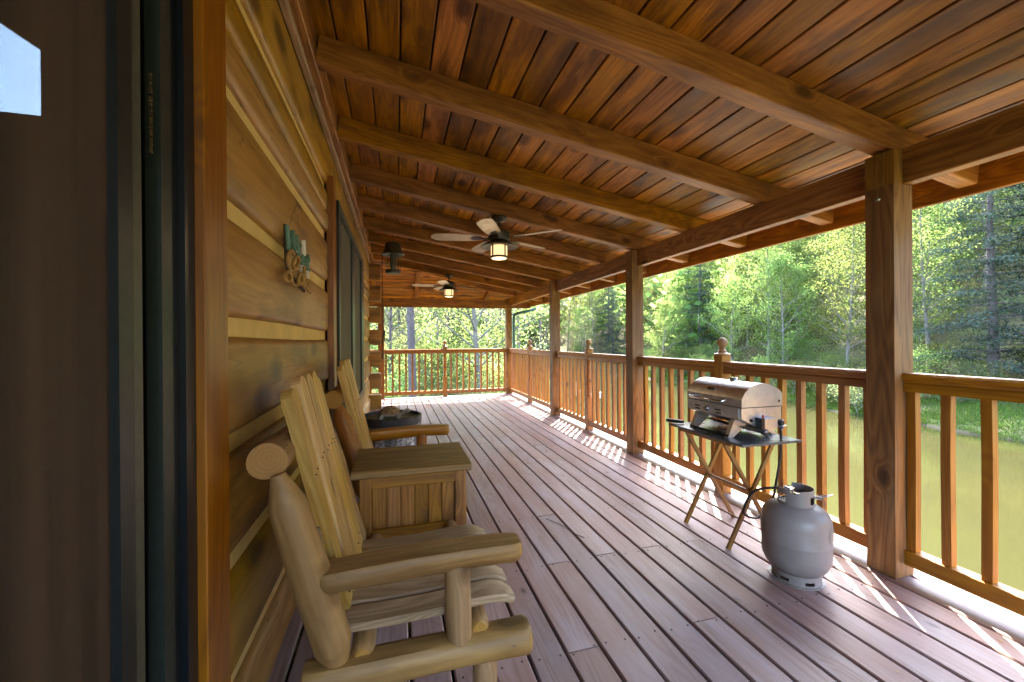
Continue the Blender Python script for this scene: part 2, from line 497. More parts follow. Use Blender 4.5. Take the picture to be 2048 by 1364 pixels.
GRASSM = leaf_mat('grass_blades', (.08, .115, .025), (.13, .17, .03), .45, .08)
BARK = plain('grey_bark', (.20, .18, .16), .9, 0, .25, 6, .8, col2=(.10, .085, .07))
BARKD = plain('dark_bark', (.10, .08, .075), .9, 0, .25, 8, .8, col2=(.05, .04, .035))

# ================================================================== SETTING: ground, pond
POND = [(4.6,-110),(4.6,9),(8,19),(13,34),(20,56),(29,74),(36,76),(39.5,66),(35.5,54),(34,45.5),(35.5,36),(34.3,28.4),(32.7,23),(33.3,19),(32.4,13.8),(31,2),(30,-30),(27,-110)]
PA = np.array(POND, float)
def pond_dist(x, y):
    """signed distance to the pond's edge, negative over water"""
    x = np.asarray(x, float); y = np.asarray(y, float)
    d = np.full(x.shape, 1e9); ins = np.zeros(x.shape, bool)
    n = len(PA)
    for i in range(n):
        ax, ay = PA[i]; bx, by = PA[(i + 1) % n]
        ex, ey = bx - ax, by - ay
        t = np.clip(((x - ax) * ex + (y - ay) * ey) / (ex*ex + ey*ey), 0, 1)
        d = np.minimum(d, np.hypot(x - ax - t*ex, y - ay - t*ey))
        c = ((ay > y) != (by > y)) & (x < (bx - ax) * (y - ay) / (by - ay + 1e-12) + ax)
        ins ^= c
    return np.where(ins, -d, d)
def wob(x, y, s, a):
    return a * (np.sin(x/s*1.3 + 1.7*np.sin(y/s*.7)) * np.cos(y/s*1.1 + 1.3*np.sin(x/s*.9+2)))
def terrain(x, y):
    x = np.asarray(x, float); y = np.asarray(y, float)
    d = pond_dist(x, y) + wob(x, y, 3.1, .8) + wob(x + 3, y, 1.3, .3)
    z = np.where(d < 0, -4.5 + np.maximum(d * .9, -1.8), -4.5 + np.minimum(d * .22, 1.3))
    far = (x > 20)
    base = np.where(far, 6.0, 16.0)
    slope = np.where(far, .52, .30)
    hill = np.minimum(np.maximum(d - base, 0) * slope, 75)
    # the near bank: gentle rise past the far end of the deck
    near = (~far) & (d > 0)
    z = z + np.where(near, np.clip((y - 6) * .10, 0, 1.6) * np.clip(d / 6, 0, 1), 0)
    hillw = np.where(far, 1.0, np.clip((y - 22) / 20, 0, 1))
    hillw = hillw * np.where(x < 0, np.clip((x + .42 * np.maximum(y, 1)) / (.2 * np.maximum(y, 1)), 0, 1), 1.0)
    z = z + hill * hillw + np.where(d > 1, wob(x, y, 9.0, .5) + wob(x, y, 3.7, .16), 0)
    return z

def grid_mesh(name, xs, ys, zf, mat):
    X, Y = np.meshgrid(xs, ys, indexing='ij'); Z = zf(X, Y)
    nx, ny = len(xs), len(ys)
    v = np.stack([X, Y, Z], -1).reshape(-1, 3)
    i = np.arange(nx - 1)[:, None] * ny + np.arange(ny - 1)[None, :]
    f = np.stack([i, i + ny, i + ny + 1, i + 1], -1).reshape(-1, 4)
    me = quads(name, v, f, mat)
    me.polygons.foreach_set('use_smooth', np.ones(len(f), bool))
    return me
def quads(name, v, f, mat, mi=None):
    me = bpy.data.meshes.new(name)
    me.vertices.add(len(v)); me.vertices.foreach_set('co', np.asarray(v, np.float32).ravel())
    f = np.asarray(f, np.int32)
    me.loops.add(f.size); me.loops.foreach_set('vertex_index', f.ravel())
    me.polygons.add(len(f)); me.polygons.foreach_set('loop_start', np.arange(len(f), dtype=np.int32) * 4)
    for m in (mat if isinstance(mat, list) else [mat]): me.materials.append(m)
    if mi is not None: me.polygons.foreach_set('material_index', np.asarray(mi, np.int32))
    me.update(calc_edges=True)
    return me

def ground_mat():
    m = NT('forest_floor'); tc = m.n('ShaderNodeTexCoord'); P = tc.outputs['Object']
    n1 = m.noise(P, .22, 6, .6); n2 = m.noise(P, 2.6, 6, .7); n3 = m.noise(P, 9.0, 4, .7)
    litter = m.mix(m.ramp(n3, [(.35, 0.0), (.7, 1.0)]), (.13, .095, .06), (.06, .042, .026))
    green = m.mix(m.ramp(n2, [(.3, 0.0), (.7, 1.0)]), (.13, .155, .04), (.06, .085, .025))
    sp = m.n('ShaderNodeSeparateXYZ'); m.l(P, sp.inputs[0])
    low = m.ramp(m.math('ADD', m.math('MULTIPLY', sp.outputs[2], .25), m.math('ADD', 1.05, m.math('MULTIPLY', n1, .6))), [(.32, 0.75), (.75, .15)])
    c = m.mix(m.math('MULTIPLY', m.ramp(m.math('ADD', n1, m.math('MULTIPLY', n2, .4)), [(.45, .25), (.85, 1.0)]), m.math('ADD', low, .25), clamp=True), litter, green)
    mud = m.ramp(m.math('ADD', m.math('MULTIPLY', m.math('ADD', sp.outputs[2], 4.56), 2.2), m.math('MULTIPLY', n2, .5)), [(.25, 1.0), (.75, 0.0)])
    c = m.mix(mud, c, (.055, .042, .028))
    m.bsdf(c, .95, 0, n3, .8, .06, .2)
    return m.mat
xs = np.unique(np.concatenate([np.arange(-420, -60, 20), np.arange(-60, 70, 1.0), np.arange(70, 160, 4), np.arange(160, 520, 20)]))
ys = np.unique(np.concatenate([np.arange(-320, -40, 20), np.arange(-40, 110, 1.0), np.arange(110, 200, 4), np.arange(200, 560, 20)]))
g = bpy.data.objects.new('ground', grid_mesh('ground', xs, ys, terrain, ground_mat()))
link(g, Matrix()); tag(g, 'leaf-strewn green hillside and pond bank beyond the deck', kind='structure')

def water_mat():
    m = NT('pond_water'); tc = m.n('ShaderNodeTexCoord'); P = tc.outputs['Object']
    n1 = m.noise(m.vmath('MULTIPLY', P, (.10, .05, 1)), 1.0, 4, .55)
    rip = m.noise(m.vmath('MULTIPLY', P, (5.0, 2.2, 1)), 1.0, 3, .6)
    rip2 = m.noise(m.vmath('MULTIPLY', P, (.6, .3, 1)), 1.0, 3, .6)
    c = m.mix(m.ramp(n1, [(.3, 0.0), (.7, 1.0)]), (.046, .042, .014), (.032, .031, .011))
    m.bsdf(c, m.math('ADD', .03, m.math('MULTIPLY', rip2, .10)), 0, m.math('ADD', rip, m.math('MULTIPLY', rip2, 2.0)), .08, .02, .5)
    return m.mat
# the water sheet follows the pond's outline a little under the bank
wmesh = grid_mesh('pond_water', np.arange(2, 44.1, 6), np.arange(-116, 84.1, 10), lambda X, Y: X * 0 - 4.56, water_mat())
w = bpy.data.objects.new('pond_water', wmesh); link(w, Matrix())
tag(w, 'flat murky yellow-green pond water below the deck', kind='structure')

# ================================================================== DECK
XW = -0.45                         # face of the log wall
deck = thing('deck', (0, 0, 0), 'long deck of mauve-stained boards beside the log wall', None, kind='structure')
GAP0, PITCH, BW = 0.773, 0.1455, 0.1345
TH = 0.028
joints = {0: [1.475], 1: [2.09], 2: [2.676], 3: [2.10], 4: [1.483], 5: [2.10], 6: [2.09]}
jr = random.Random(3)
def deck_row(xc, y0, y1, js, w=BW):
    cuts = [y0] + sorted(js) + [y1]
    for a, b in zip(cuts[:-1], cuts[1:]):
        dz = jr.uniform(-.0012, .0012)
        plank('plank', (xc, a + (.002 if a != y0 else 0), -TH/2 + dz), (xc, b - (.002 if b != y1 else 0), -TH/2 + dz), w, TH, DECK, deck, ch=.005)
Y0, Y1 = -3.0, 9.12
known = {0: [0.718, 1.475], }
measured = [(.998, 2.676), (.859, 2.088), (1.159, 2.099), (1.439, 2.097), (.718, 1.475), (1.29, 1.483), (1.694, 2.089)]
for k in range(-9, 14):
    xc = GAP0 + PITCH * (k + .5)
    js = [y for x, y in measured if abs(x - xc) < PITCH / 2]
    y = (js[-1] if js else jr.choice([.9, 1.5, 3.3]) )
    while y < 8:
        y += .6 * jr.choice([4, 5, 6, 7, 8])
        if y < 8.6 : js.append(y)
    js.append(-1.5 + .6 * jr.randint(0, 2))
    y0 = Y0 if xc > XW - .05 else 7.66
    js = [j for j in js if j > y0 + .2]
    deck_row(xc, y0, Y1, js)
for k in range(-34, -9):
    deck_row(GAP0 + PITCH * (k + .5), 7.66, Y1, [])
# framing under the boards
y = -2.9
while y < 9.1:
    plank('joist', (-.55, y, -.115), (2.76, y, -.115), .04, .17, BEAM, deck, up=(0, 0, 1)); y += .6
plank('rim_board', (2.80, -3, -.125), (2.80, 9.12, -.125), .04, .20, RAFT, deck)
plank('rim_board', (-4.2, 9.16, -.125), (2.80, 9.16, -.125), .04, .20, RAFT, deck)
MB().box(-.6, 2.77, -3, 9.1, -.216, -.206).build('light_block_sheet', DARK, deck)  # unseen dark sheet, added to stop light showing through the board gaps
MB().box(-4.2, -.6, 7.7, 9.1, -.216, -.206).build('light_block_sheet', DARK, deck)  # second added light-blocking sheet, under the boards round the house corner
sc = MB()
for k in range(-4, 14):
    xc = GAP0 + PITCH * (k + .5)
    for y in np.arange(.9 - .03 + .005, 4.6, .6):
        for dx in (-.045, .045):
            x_ = xc + dx + jr.uniform(-.008, .008); y_ = y + jr.uniform(-.012, .012)
            sc.lathe([(.0001, .0021), (.0042, .0020), (.0045, .0005)], 6, (x_, y_, 0))
sc.build('screw_heads', SCREWM, deck, kind='stuff')
for y in (-2.9, 1.5, 3.84, 6.15, 9.0):
    mbp = MB().box(2.42, 2.56, y - .07, y + .07, -6.2, -.21)
    mbp.build('deck_pillar', POST, deck)

# ================================================================== LOG HOUSE
house = thing('log_house', (XW, 3, 0), 'log house wall of wide hewn logs with yellow chinking between them', 'log house')
STR = [-.109 + .342 * i for i in range(8)] + [2.64]      # middle of each chink line
CH = .062
DY0, DY1 = -1.2, 1.245            # door opening with casing
WY0, WY1 = 3.09, 6.03             # window opening with casing
WZ0, WZ1 = .52, 2.31
def hewn(y0, y1, z0, z1, seed):
    """one hewn log: flat face with rounded, slightly wandering edges; local X along its length"""
    rnd = random.Random(seed); L = y1 - y0; H = z1 - z0; n = max(2, int(L / .35)); vs = []; fs = []
    t = .10
    ph = [rnd.uniform(0, 6) for _ in range(4)]
    sec = None
    for i in range(n + 1):
        x = -L/2 + L * i / n
        e0 = .004 * math.sin(x * 3 + ph[0]); e1 = .004 * math.sin(x * 2.3 + ph[1]); b = .003 * math.sin(x * 1.7 + ph[2])
        a0, a1 = -H/2 + e0, H/2 + e1
        # local y = out of the wall, local z = up
        ring = [(-t, a0), (-.022 + b, a0), (-.008 + b, a0 + .008), (b, a0 + .026), (b + .003, 0), (b, a1 - .026), (-.008 + b, a1 - .008), (-.022 + b, a1), (-t, a1)]
        m = len(ring)
        vs += [(x, -q[0], q[1]) for q in ring]
        if i:
            for k in range(m):
                k2 = (k + 1) % m
                fs.append(((i-1)*m + k, (i-1)*m + k2, i*m + k2, i*m + k))
    fs.append(tuple(range(m))); fs.append(tuple(reversed(range(n*m, n*m + m))))
    me = MB().add(vs, fs).mesh('log', LOGW, True, 60)
    # local x -> world +Y, local y -> world -X (so that -y is out), z up
    M = Matrix(((0, -1, 0, XW), (1, 0, 0, (y0 + y1) / 2), (0, 0, 1, (z0 + z1) / 2), (0, 0, 0, 1)))
    o = bpy.data.objects.new('log', me)
    link(o, M, house)
sd = 0
for i in range(len(STR) - 1):
    z0, z1 = STR[i] + CH/2, STR[i+1] - CH/2
    sd += 3
    if i == 7: z1 = 2.62
    hewn(-3.0, DY0, z0, z1, sd)
    if i == 7:                                  # over the window
        hewn(DY1, 3.9, z0, z1, sd + 1); hewn(3.904, 7.7, z0, z1, sd + 2)
    elif z1 < WZ0:                              # under the window
        hewn(DY1, 7.7, z0, z1, sd + 1)
    elif z0 < WZ0:                              # notched round the window's foot
        hewn(DY1, WY0, z0, z1, sd + 1); hewn(WY0 + .002, WY1 - .002, z0, WZ0, sd + 50); hewn(WY1, 7.7, z0, z1, sd + 90)
    elif i == 6:                                # two narrower logs with a hair seam
        for a, b, q in ((DY1, WY0, 1), (WY1, 7.7, 2)):
            hewn(a, b, z0, 2.110, sd + q); hewn(a, b, 2.115, z1, sd + 20 + q)
    else:
        hewn(DY1, WY0, z0, z1, sd + 1); hewn(WY1, 7.7, z0, z1, sd + 2)
for i, zc in enumerate(STR[:-1]):
    for a, b in [(-3.0, DY0), (DY1 - .03, WY0 + .03), (WY1 - .03, 7.68)]:
        MB().box(XW - .09, XW - .026, a, b, zc - CH/2 - .006, zc + CH/2 + .006).build('chinking_strip', CHINK, house)
    if zc < WZ0 or zc > WZ1:
        MB().box(XW - .088, XW - .0265, WY0 + .031, WY1 - .031, zc - CH/2 - .006, zc + CH/2 + .006).build('chinking_strip', CHINK, house)
# solid wall behind the logs, with the door and window left open
wl = MB()
X0_, X1_ = XW - .22, XW - .092
for a, b, c, d in [(-3.0, DY0 + .1, -.3, 2.9), (DY1 - .10, WY0 + .1, -.3, 2.9), (WY1 - .1, 7.62, -.3, 2.9), (DY0 + .1, DY1 - .1, 2.15, 2.9), (WY0 + .1, WY1 - .1, 2.3, 2.9), (WY0 + .1, WY1 - .1, -.3, .55)]:
    wl.box(X0_, X1_, a, b, c, d)
wl.box(X0_, X1_, -3.0, 7.62, -6, -.302)
wl.build('wall_core', DARK, house)
# upper wall, room shell
rm = MB()
rm.box(XW - .22, XW - .092, -3.0, 7.62, 2.902, 4.8)
rm.box(-4.4, X0_ - .002, -3.1, -3.0, -.3, 4.8)
rm.box(-4.4, X0_ - .002, 7.52, 7.62, -.3, 2.7)
rm.box(-4.4, X0_ - .002, 5.13, 7.62, 2.72, 2.78)
rm.box(-4.4, XW - .22, -3.0, 7.5, -.06, 0)
rm.box(-4.5, XW - .1, -3.2, 5.12, 4.8, 4.9)
rm.box(-4.5, -4.402, -3.0, 5.12, -.3, 4.8)
rm.box(-4.5, -4.402, 5.122, 7.62, -.3, 2.7)
# end wall with the sloping-headed window
for a, b, c, d in [(-4.4, X0_ - .002, -.3, 3.39), (-3.25, X0_ - .002, 3.39, 4.8), (-4.4, -3.95, 3.39, 4.8)]:
    rm.box(a, b, 5.0, 5.12, c, d)
rm.prism([(-3.95, 4.50), (-3.25, 4.03), (-3.25, 4.8), (-3.95, 4.8)], 5.0, 5.12, 'y')
rm.build('room_shell', ROOM, house)
MB().prism([(-3.97, 3.37), (-3.23, 3.37), (-3.23, 4.05), (-3.97, 4.53)], 5.05, 5.056, 'y').build('gable_pane', GLASS, house)
# corner: stubs of the end wall's logs
for zc in (2.465, 2.075, 1.69, 1.292, .90, .512, .13):
    o = MB().prism([(-.50, zc - .135), (-.275, zc - .150), (-.262, zc - .11), (-.262, zc + .115), (-.275, zc + .128), (-.50, zc + .128)], 7.71, 7.85, 'y')
    o.build('log_end', LOGW, house)
MB().box(-3.4, XW - .02, 7.72, 7.84, -.3, 2.75).build('end_wall', LOGW, house)

# door: casing, cladding frame, track and screen
door = thing('screen_door', (XW, .7, 0), 'tall brown insect screen door in dark green frame beside wooden casing', 'screen door')
plank('casing', (XW + .008, 1.178, -.02), (XW + .008, 1.178, 2.3), .135, .034, CASE, door, up=(1, 0, 0), ch=.003)
MB().box(XW - .06, XW - .008, 1.0, 1.105, 0, 2.15).build('jamb', NAVY, door)
MB().box(XW - .012, XW + .006, 1.062, 1.108, 0, 2.15).build('jamb_cap', NAVY, door)
MB().box(XW - .03, XW - .003, .988, 1.028, 0, 2.15).build('track_fin', GREEN, door)
MB().box(XW - .10, XW - .062, .86, 1.11, 0, 2.15).build('track_recess', NAVY, door)
MB().box(XW - .036, XW - .010, .868, .935, .012, 2.14).build('stile', GREENL, door)
MB().box(XW - .038, XW - .0065, .860, .902, .012, 2.14).build('glazing_bead', SLATE, door)
MB().box(XW - .024, XW - .021, -.3, .865, .03, 2.14).build('screen', SCREEN, door)
MB().box(XW - .036, XW - .010, -.36, -.30, .012, 2.14).build('stile', GREENL, door)
MB().box(XW - .036, XW - .010, -.30, .862, -.02, .03).build('bottom_rail', GREENL, door)
br = MB()
for i in range(26):
    zz = 1.215 + .52 - i * .006 + random.uniform(-.002, .002)
    br.box(XW - .008, XW - .004, .958 + random.uniform(-.002, .002), .962, zz, zz + random.uniform(.002, .006))
br.build('brush_seal', BRUSH, door, kind='stuff')
# curtain hanging behind the screen
cv = []; cf = []
N = 90
for i in range(N):
    y = .985 + .36 * i / (N - 1)
    x = XW - .17 + .028 * math.sin(i * .75) + .012 * math.sin(i * .31 + 1)
    cv += [(x, y, .02), (x, y, 2.3)]
    if i: cf.append((2*i - 2, 2*i, 2*i + 1, 2*i - 1))
cu = MB().add(cv, cf)
cu.build('curtain', CURT, None, label='brown folded curtain hanging behind the screen door', cat='curtain')
MB().box(-2.9, -2.86, 3.0, 4.1, .0, 2.2).build('inner_door', CASE, house)

# window
win = thing('window', (XW, 4.55, WZ0), 'tall green-framed twin-pane window in the log wall', 'window')
plank('casing', (XW + .012, 3.145, WZ0 - .03), (XW + .012, 3.145, WZ1 + .06), .10, .045, CASE, win, up=(1, 0, 0))
plank('casing', (XW + .005, 5.98, WZ0 - .03), (XW + .005, 5.98, WZ1 + .02), .09, .045, CASE, win, up=(1, 0, 0))
plank('jamb', (XW + .004, 3.31, WZ0), (XW + .004, 3.31, WZ1), .22, .018, CASE, win, up=(1, 0, 0))
def bar(n, y0, y1, z0, z1, m, x0=XW - .03, x1=XW + .030):
    MB().box(x0, x1, y0, y1, z0, z1).build(n, m, win)
bar('frame_post', 3.43, 3.50, WZ0, WZ1, GREEN)
bar('frame_post', 4.49, 4.76, WZ0 + .07, WZ1 - .07, GREEN, XW - .03, XW + .024)
bar('frame_post', 5.60, 5.93, WZ0, WZ1, GREEN)
bar('frame_head', 3.50, 5.60, WZ1 - .07, WZ1, GREENL)
bar('frame_sill', 3.50, 5.60, WZ0, WZ0 + .07, GREENL)
for a, b in ((3.50, 4.49), (4.76, 5.60)):
    MB().box(XW - .012, XW - .008, a, b, WZ0 + .07, WZ1 - .07).build('pane', DGLASS, win)
    MB().box(XW + .006, XW + .008, a, b, WZ0 + .07, WZ1 - .07).build('screen', SCREENW, win)
    MB().box(XW - .05, XW - .04, a, b, WZ0 + .07, WZ1 - .07).build('blind', BLIND, win)

# ================================================================== PORCH ROOF
roof = thing('porch_roof', (1.3, 3, 2.0), 'sloping porch roof of stained boards on exposed rafters', 'porch roof')
SL = -.165
def zc_(x): return 2.7176 + SL * x          # underside of the boards
ux = Vector((1, 0, SL)).normalized(); un = Vector((-SL, 0, 1)).normalized()
def hipY(x): return 7.65 + (x + .45) * .458
rj = random.Random(12)
# ceiling boards, grooves open between them
for k in range(-1, 23):
    xa, xb = -.283 + .1572 * (k - 1), -.283 + .1572 * k
    if xb < XW + .02: continue
    xc = (xa + xb) / 2
    w = .1572 / ux.x - .009
    z = zc_(xc) + .009
    ye = hipY(xc) - .0
    js = sorted([rj.choice([-.02, .76, 1.54, 2.32, 3.1]) + .0, rj.choice([4.66, 5.44, 6.2])])
    cuts = [-3.0] + js + [ye]
    for a, b in zip(cuts[:-1], cuts[1:]):
        plank('ceiling_board', (xc, a + .001, z), (xc, b - .001, z), w, .018, CEIL, roof, up=un, ch=.005)
# rafters
for k in range(-5, 10):
    yn = 1.49 + .782 * k
    yc = yn + .0445
    xs_ = -.372
    if yc > 7.6: xs_ = max(-.372, -.45 + (yc - 7.65) / .458 + .08)
    if xs_ > 2.6: continue
    dn = .07
    a = Vector((xs_, yc, zc_(xs_) - dn)); b = Vector((3.115, yc, zc_(3.115) - dn))
    plank('rafter', a - un * .0 , b, .089, .138, RAFT, roof, up=un, ch=.005)
# ledger on the wall
plank('ledger', (XW + .035, -3, 2.715), (XW + .035, 7.66, 2.715), .19, .07, RAFT, roof, up=(1, 0, 0))
plank('trim_strip', (XW + .018, -3, 2.60), (XW + .018, 7.66, 2.60), .035, .034, SEAT, roof, up=(1, 0, 0))
# fascia
plank('fascia_board', (3.135, -3, 2.125), (3.135, 9.50, 2.125), .215, .030, BEAM, roof, up=(1, 0, 0))
plank('fascia_board', (-4.2, 9.515, 2.09), (3.15, 9.515, 2.09), .215, .030, CASE, roof, up=(0, -1, 0))
# beams on the posts
XB0, XB1 = 2.472, 2.540
for a, b in ((-3.0, -.88), (-.876, 1.528), (1.532, 3.903), (3.907, 6.213), (6.217, 9.06)):
    plank('beam', ((XB0 + XB1) / 2, a, 2.0825), ((XB0 + XB1) / 2, b, 2.0825), .178, XB1 - XB0, BEAM, roof, up=(1, 0, 0), ch=.004)
plank('beam', (-4.2, 9.03, 2.03), (2.468, 9.03, 2.03), .19, .06, BEAM, roof, up=(0, -1, 0), ch=.004)
# hip and the roof round the far corner
h0 = Vector((-.40, 7.67, zc_(-.45) - .05)); h1 = Vector((3.1, hipY(3.1), zc_(3.1) - .05))
plank('hip_rafter', h0, h1, .05, .10, RAFT, roof)
S2 = -.165 / .458
n2 = Vector((0, -S2, 1)).normalized()
y = 7.60
row = 0
while y < 9.5:
    yc = y + .062
    xh = -.45 + (yc - 7.65) / .458
    z = 2.7176 + SL * (-.45) + S2 * (yc - 7.65) + .009
    plank('ceiling_board', (-4.2, yc, z), (max(xh, -.42) - .005, yc, z), .118, .018, CEIL, roof, up=n2, ch=.004)
    y += .124
for x in (-2.8, -1.9, -1.0, -.42, .42, 1.25, 1.98):
    ya = max(7.68, hipY(x) + .03); yb = 9.49
    za = 2.7176 + SL * (-.45) + S2 * (ya - 7.65) - .055; zb = 2.7176 + SL * (-.45) + S2 * (yb - 7.65) - .055
    plank('jack_rafter', (x, ya, za), (x, yb, zb), .07, .10, CASE, roof, up=n2)
# covering
rc = MB()
rc.add([(XW - .2, -3.1, zc_(XW - .2) + .03), (3.2, -3.1, zc_(3.2) + .03), (3.2, hipY(3.2), zc_(3.2) + .03), (XW - .2, hipY(XW - .2), zc_(XW - .2) + .03),
        (XW - .2, -3.1, zc_(XW - .2) + .08), (3.2, -3.1, zc_(3.2) + .08), (3.2, hipY(3.2), zc_(3.2) + .08), (XW - .2, hipY(XW - .2), zc_(XW - .2) + .08)],
       [(0, 3, 2, 1), (4, 5, 6, 7), (0, 1, 5, 4), (1, 2, 6, 5), (2, 3, 7, 6), (3, 0, 4, 7)])
zz = lambda yy: 2.7176 + SL * (-.45) + S2 * (yy - 7.65)
rc.add([(-4.3, 7.55, zz(7.55) + .03), (-.68, 7.55, zz(7.55) + .03), (3.22, hipY(3.22) + .02, zz(hipY(3.22)) + .03), (3.22, 9.55, zz(9.55) + .03), (-4.3, 9.55, zz(9.55) + .03),
        (-4.3, 7.55, zz(7.55) + .08), (-.68, 7.55, zz(7.55) + .08), (3.22, hipY(3.22) + .02, zz(hipY(3.22)) + .08), (3.22, 9.55, zz(9.55) + .08), (-4.3, 9.55, zz(9.55) + .08)],
       [(0, 4, 3, 2, 1), (5, 6, 7, 8, 9), (0, 1, 6, 5), (1, 2, 7, 6), (2, 3, 8, 7), (3, 4, 9, 8), (4, 0, 5, 9)])
rc.build('shingle_covering', SHING, roof)

# ================================================================== POSTS
PX0, PX1 = 2.408, 2.540
PYS = [-.88, 1.53, 3.905, 6.215, 9.07]
labs = ['square porch post behind the viewer end of the deck', 'wide square porch post right of the propane tank', 'square porch post left of the grill, next to the first newel finial',
        'slim-looking square porch post two along from the grill', 'square porch post at the far corner of the deck']
for yc, lb in zip(PYS, labs):
    p = thing('porch_post', ((PX0 + PX1) / 2, yc, 0), lb, 'porch post', 'square posts carrying the porch roof')
    h = .0655
    MB().box(-.994, .994, -h, h, -.066, .066).build('post_shaft', POST, p, Matrix.Translation(((PX0+PX1)/2, yc, .9965)) @ Matrix.Rotation(R(-90), 4, 'Y'))
    MB().box(-.087, .087, -h, h, -.0305, .0305).build('post_tongue', POST, p, Matrix.Translation((PX0 + .0305, yc, 2.0775)) @ Matrix.Rotation(R(-90), 4, 'Y'))
    MB().lathe([(.0001, .012), (.008, .011), (.013, .004), (.013, 0)], 12).build('bolt', BRASS, p, Matrix.Translation((PX0, yc + .005, 1.93)) @ Matrix.Rotation(R(-90), 4, 'Y'))
p = thing('porch_post', (-.31, 9.03, 0), 'orange square post rising behind the stacked log ends', 'porch post', 'square posts carrying the porch roof')
MB().box(-.965, .965, -.068, .068, -.06, .06).build('post_shaft', CASE, p, Matrix.Translation((-.30, 9.03, .967)) @ Matrix.Rotation(R(-90), 4, 'Y'))

# ================================================================== RAILINGS
RX = 2.503
RP = [(-.036, -.057), (-.036, -.020), (-.030, -.012), (-.036, -.002), (-.036, .004), (-.048, .010), (-.050, .026), (-.040, .036),
      (.040, .036), (.050, .026), (.048, .010), (.036, .004), (.036, -.002), (.030, -.012), (.036, -.020), (.036, -.057)]
BAL = []
br_ = random.Random(5)
for v in range(5):
    bw = .0185; mb = MB(); n = 6; Lb = .81; rings = []
    a1, a2 = br_.uniform(-.0045, .0045), br_.uniform(-.004, .004)
    vs = []; fs = []
    for i in range(n + 1):
        x = -Lb/2 + Lb * i / n; t = i / n
        dy = a1 * math.sin(math.pi * t) + .4 * a1 * math.sin(2 * math.pi * t); dz = a2 * math.sin(math.pi * t)
        vs += [(x, dy - bw, dz - bw), (x, dy + bw, dz - bw), (x, dy + bw, dz + bw), (x, dy - bw, dz + bw)]
        if i:
            for k in range(4): fs.append(((i-1)*4 + k, (i-1)*4 + (k+1) % 4, i*4 + (k+1) % 4, i*4 + k))
    fs += [(3, 2, 1, 0), tuple(n*4 + k for k in range(4))]
    BAL.append(MB().add(vs, fs).mesh('baluster', RAIL))
def railing(p0, p1, ys, label):
    """p0, p1: ends at deck level; ys: distances of balusters from p0"""
    p0 = Vector(p0); p1 = Vector(p1); d = (p1 - p0); L = d.length; d.normalize()
    ang = math.atan2(d.y, d.x); M0 = Matrix.Rotation(ang, 4, 'Z')
    mid = (p0 + p1) / 2
    r = thing('deck_railing', tuple(mid), label, 'railing', 'wooden railing sections round the deck')
    MB().prism(RP, -L/2, L/2, 'x').build('top_rail', RAIL, r, T(mid.x, mid.y, 1.0) @ M0)
    plank('bottom_rail', (p0.x, p0.y, .103), (p1.x, p1.y, .103), .068, .074, RAIL, r, ch=.003)
    # handrail sits on 4 cm balusters that are let into both rails
    for s in ys:
        q = p0 + d * s
        o = bpy.data.objects.new('baluster', BAL[br_.randrange(5)])
        link(o, T(q.x, q.y, .54) @ M0 @ Matrix.Rotation(R(-90), 4, 'Y') @ Matrix.Rotation(R(br_.choice([0, 180])), 4, 'X'), r)
def newel(x, y, label, turned=False):
    r = thing('newel_post', (x, y, 0), label, 'newel post', 'newel posts with ball finials')
    a = .043
    if not turned:
        plank('newel_shaft', (x, y, 0), (x, y, 1.085), 2*a, 2*a, RAIL, r, up=(1, 0, 0), ch=.004)
    else:
        plank('newel_foot', (x, y, 0), (x, y, .44), 2*a, 2*a, RAIL, r, up=(1, 0, 0), ch=.004)
        plank('newel_block', (x, y, .96), (x, y, 1.085), 2*a, 2*a, RAIL, r, up=(1, 0, 0), ch=.004)
        pr = [(.042, .44), (.034, .46), (.040, .48), (.030, .50), (.036, .56), (.040, .66), (.032, .78), (.028, .86), (.036, .90), (.030, .93), (.042, .96)]
        MB().lathe(pr, 16).build('turned_shaft', RAIL, r, T(x, y, 0), smooth=True)
    pr = [(.0445, 1.085), (.062, 1.087), (.062, 1.095), (.048, 1.101), (.036, 1.104), (.030, 1.112), (.034, 1.118), (.026, 1.124), (.020, 1.134), (.023, 1.142), (.026, 1.146), (.022, 1.151)]
    zb, rb = 1.186, .040
    for i in range(9):
        t = -1.15 + (2.72) * i / 8
        pr.append((max(rb * math.cos(t), .0001), zb + rb * math.sin(t)))
    MB().lathe([(r_, z_ - 1.085) for r_, z_ in pr], 20).build('finial', FINI, r, T(x, y, 1.085), smooth=True, angle=50)
NYS = [(.33, False), (2.70, False), (5.06, True), (7.60, True)]
nl = ['newel post with ball finial nearest the viewer, out past the wide post', 'newel post with ball finial directly behind the grill',
      'newel post with ball finial midway between the second and third porch posts', 'small newel post with ball finial nearest the far corner']
for (y, t), lb in zip(NYS, nl): newel(RX, y, lb, t)
edges = [(-.88 + .066, .33 - .043), (.33 + .043, 1.53 - .067), (1.53 + .067, 2.70 - .043), (2.70 + .043, 3.905 - .067),
         (3.905 + .067, 5.06 - .043), (5.06 + .043, 6.215 - .067), (6.215 + .067, 7.60 - .043), (7.60 + .043, 9.07 - .067)]
sides = ['railing section behind the viewer, first past the first post', 'railing section right of the wide porch post, nearest the viewer', 'railing section between the wide post and the newel behind the grill', 'railing section left of the grill up to the next porch post',
         'railing section just past the second porch post with the satellite dish behind it', 'railing section up to the third porch post', 'railing section just past the third porch post', 'last railing section of the long side before the far corner']
for (a, b), lb in zip(edges, sides):
    L = b - a
    if a < 0.4: n = 8
    n = max(2, int(round(L / .137)))
    ys_ = [L - .02 - .137 * i + .0 for i in range(n) if L - .02 - .137 * i > .01] if b < 2 else [L * (i + .35) / n for i in range(n)]
    railing((RX, a, 0), (RX, b, 0), ys_, lb)
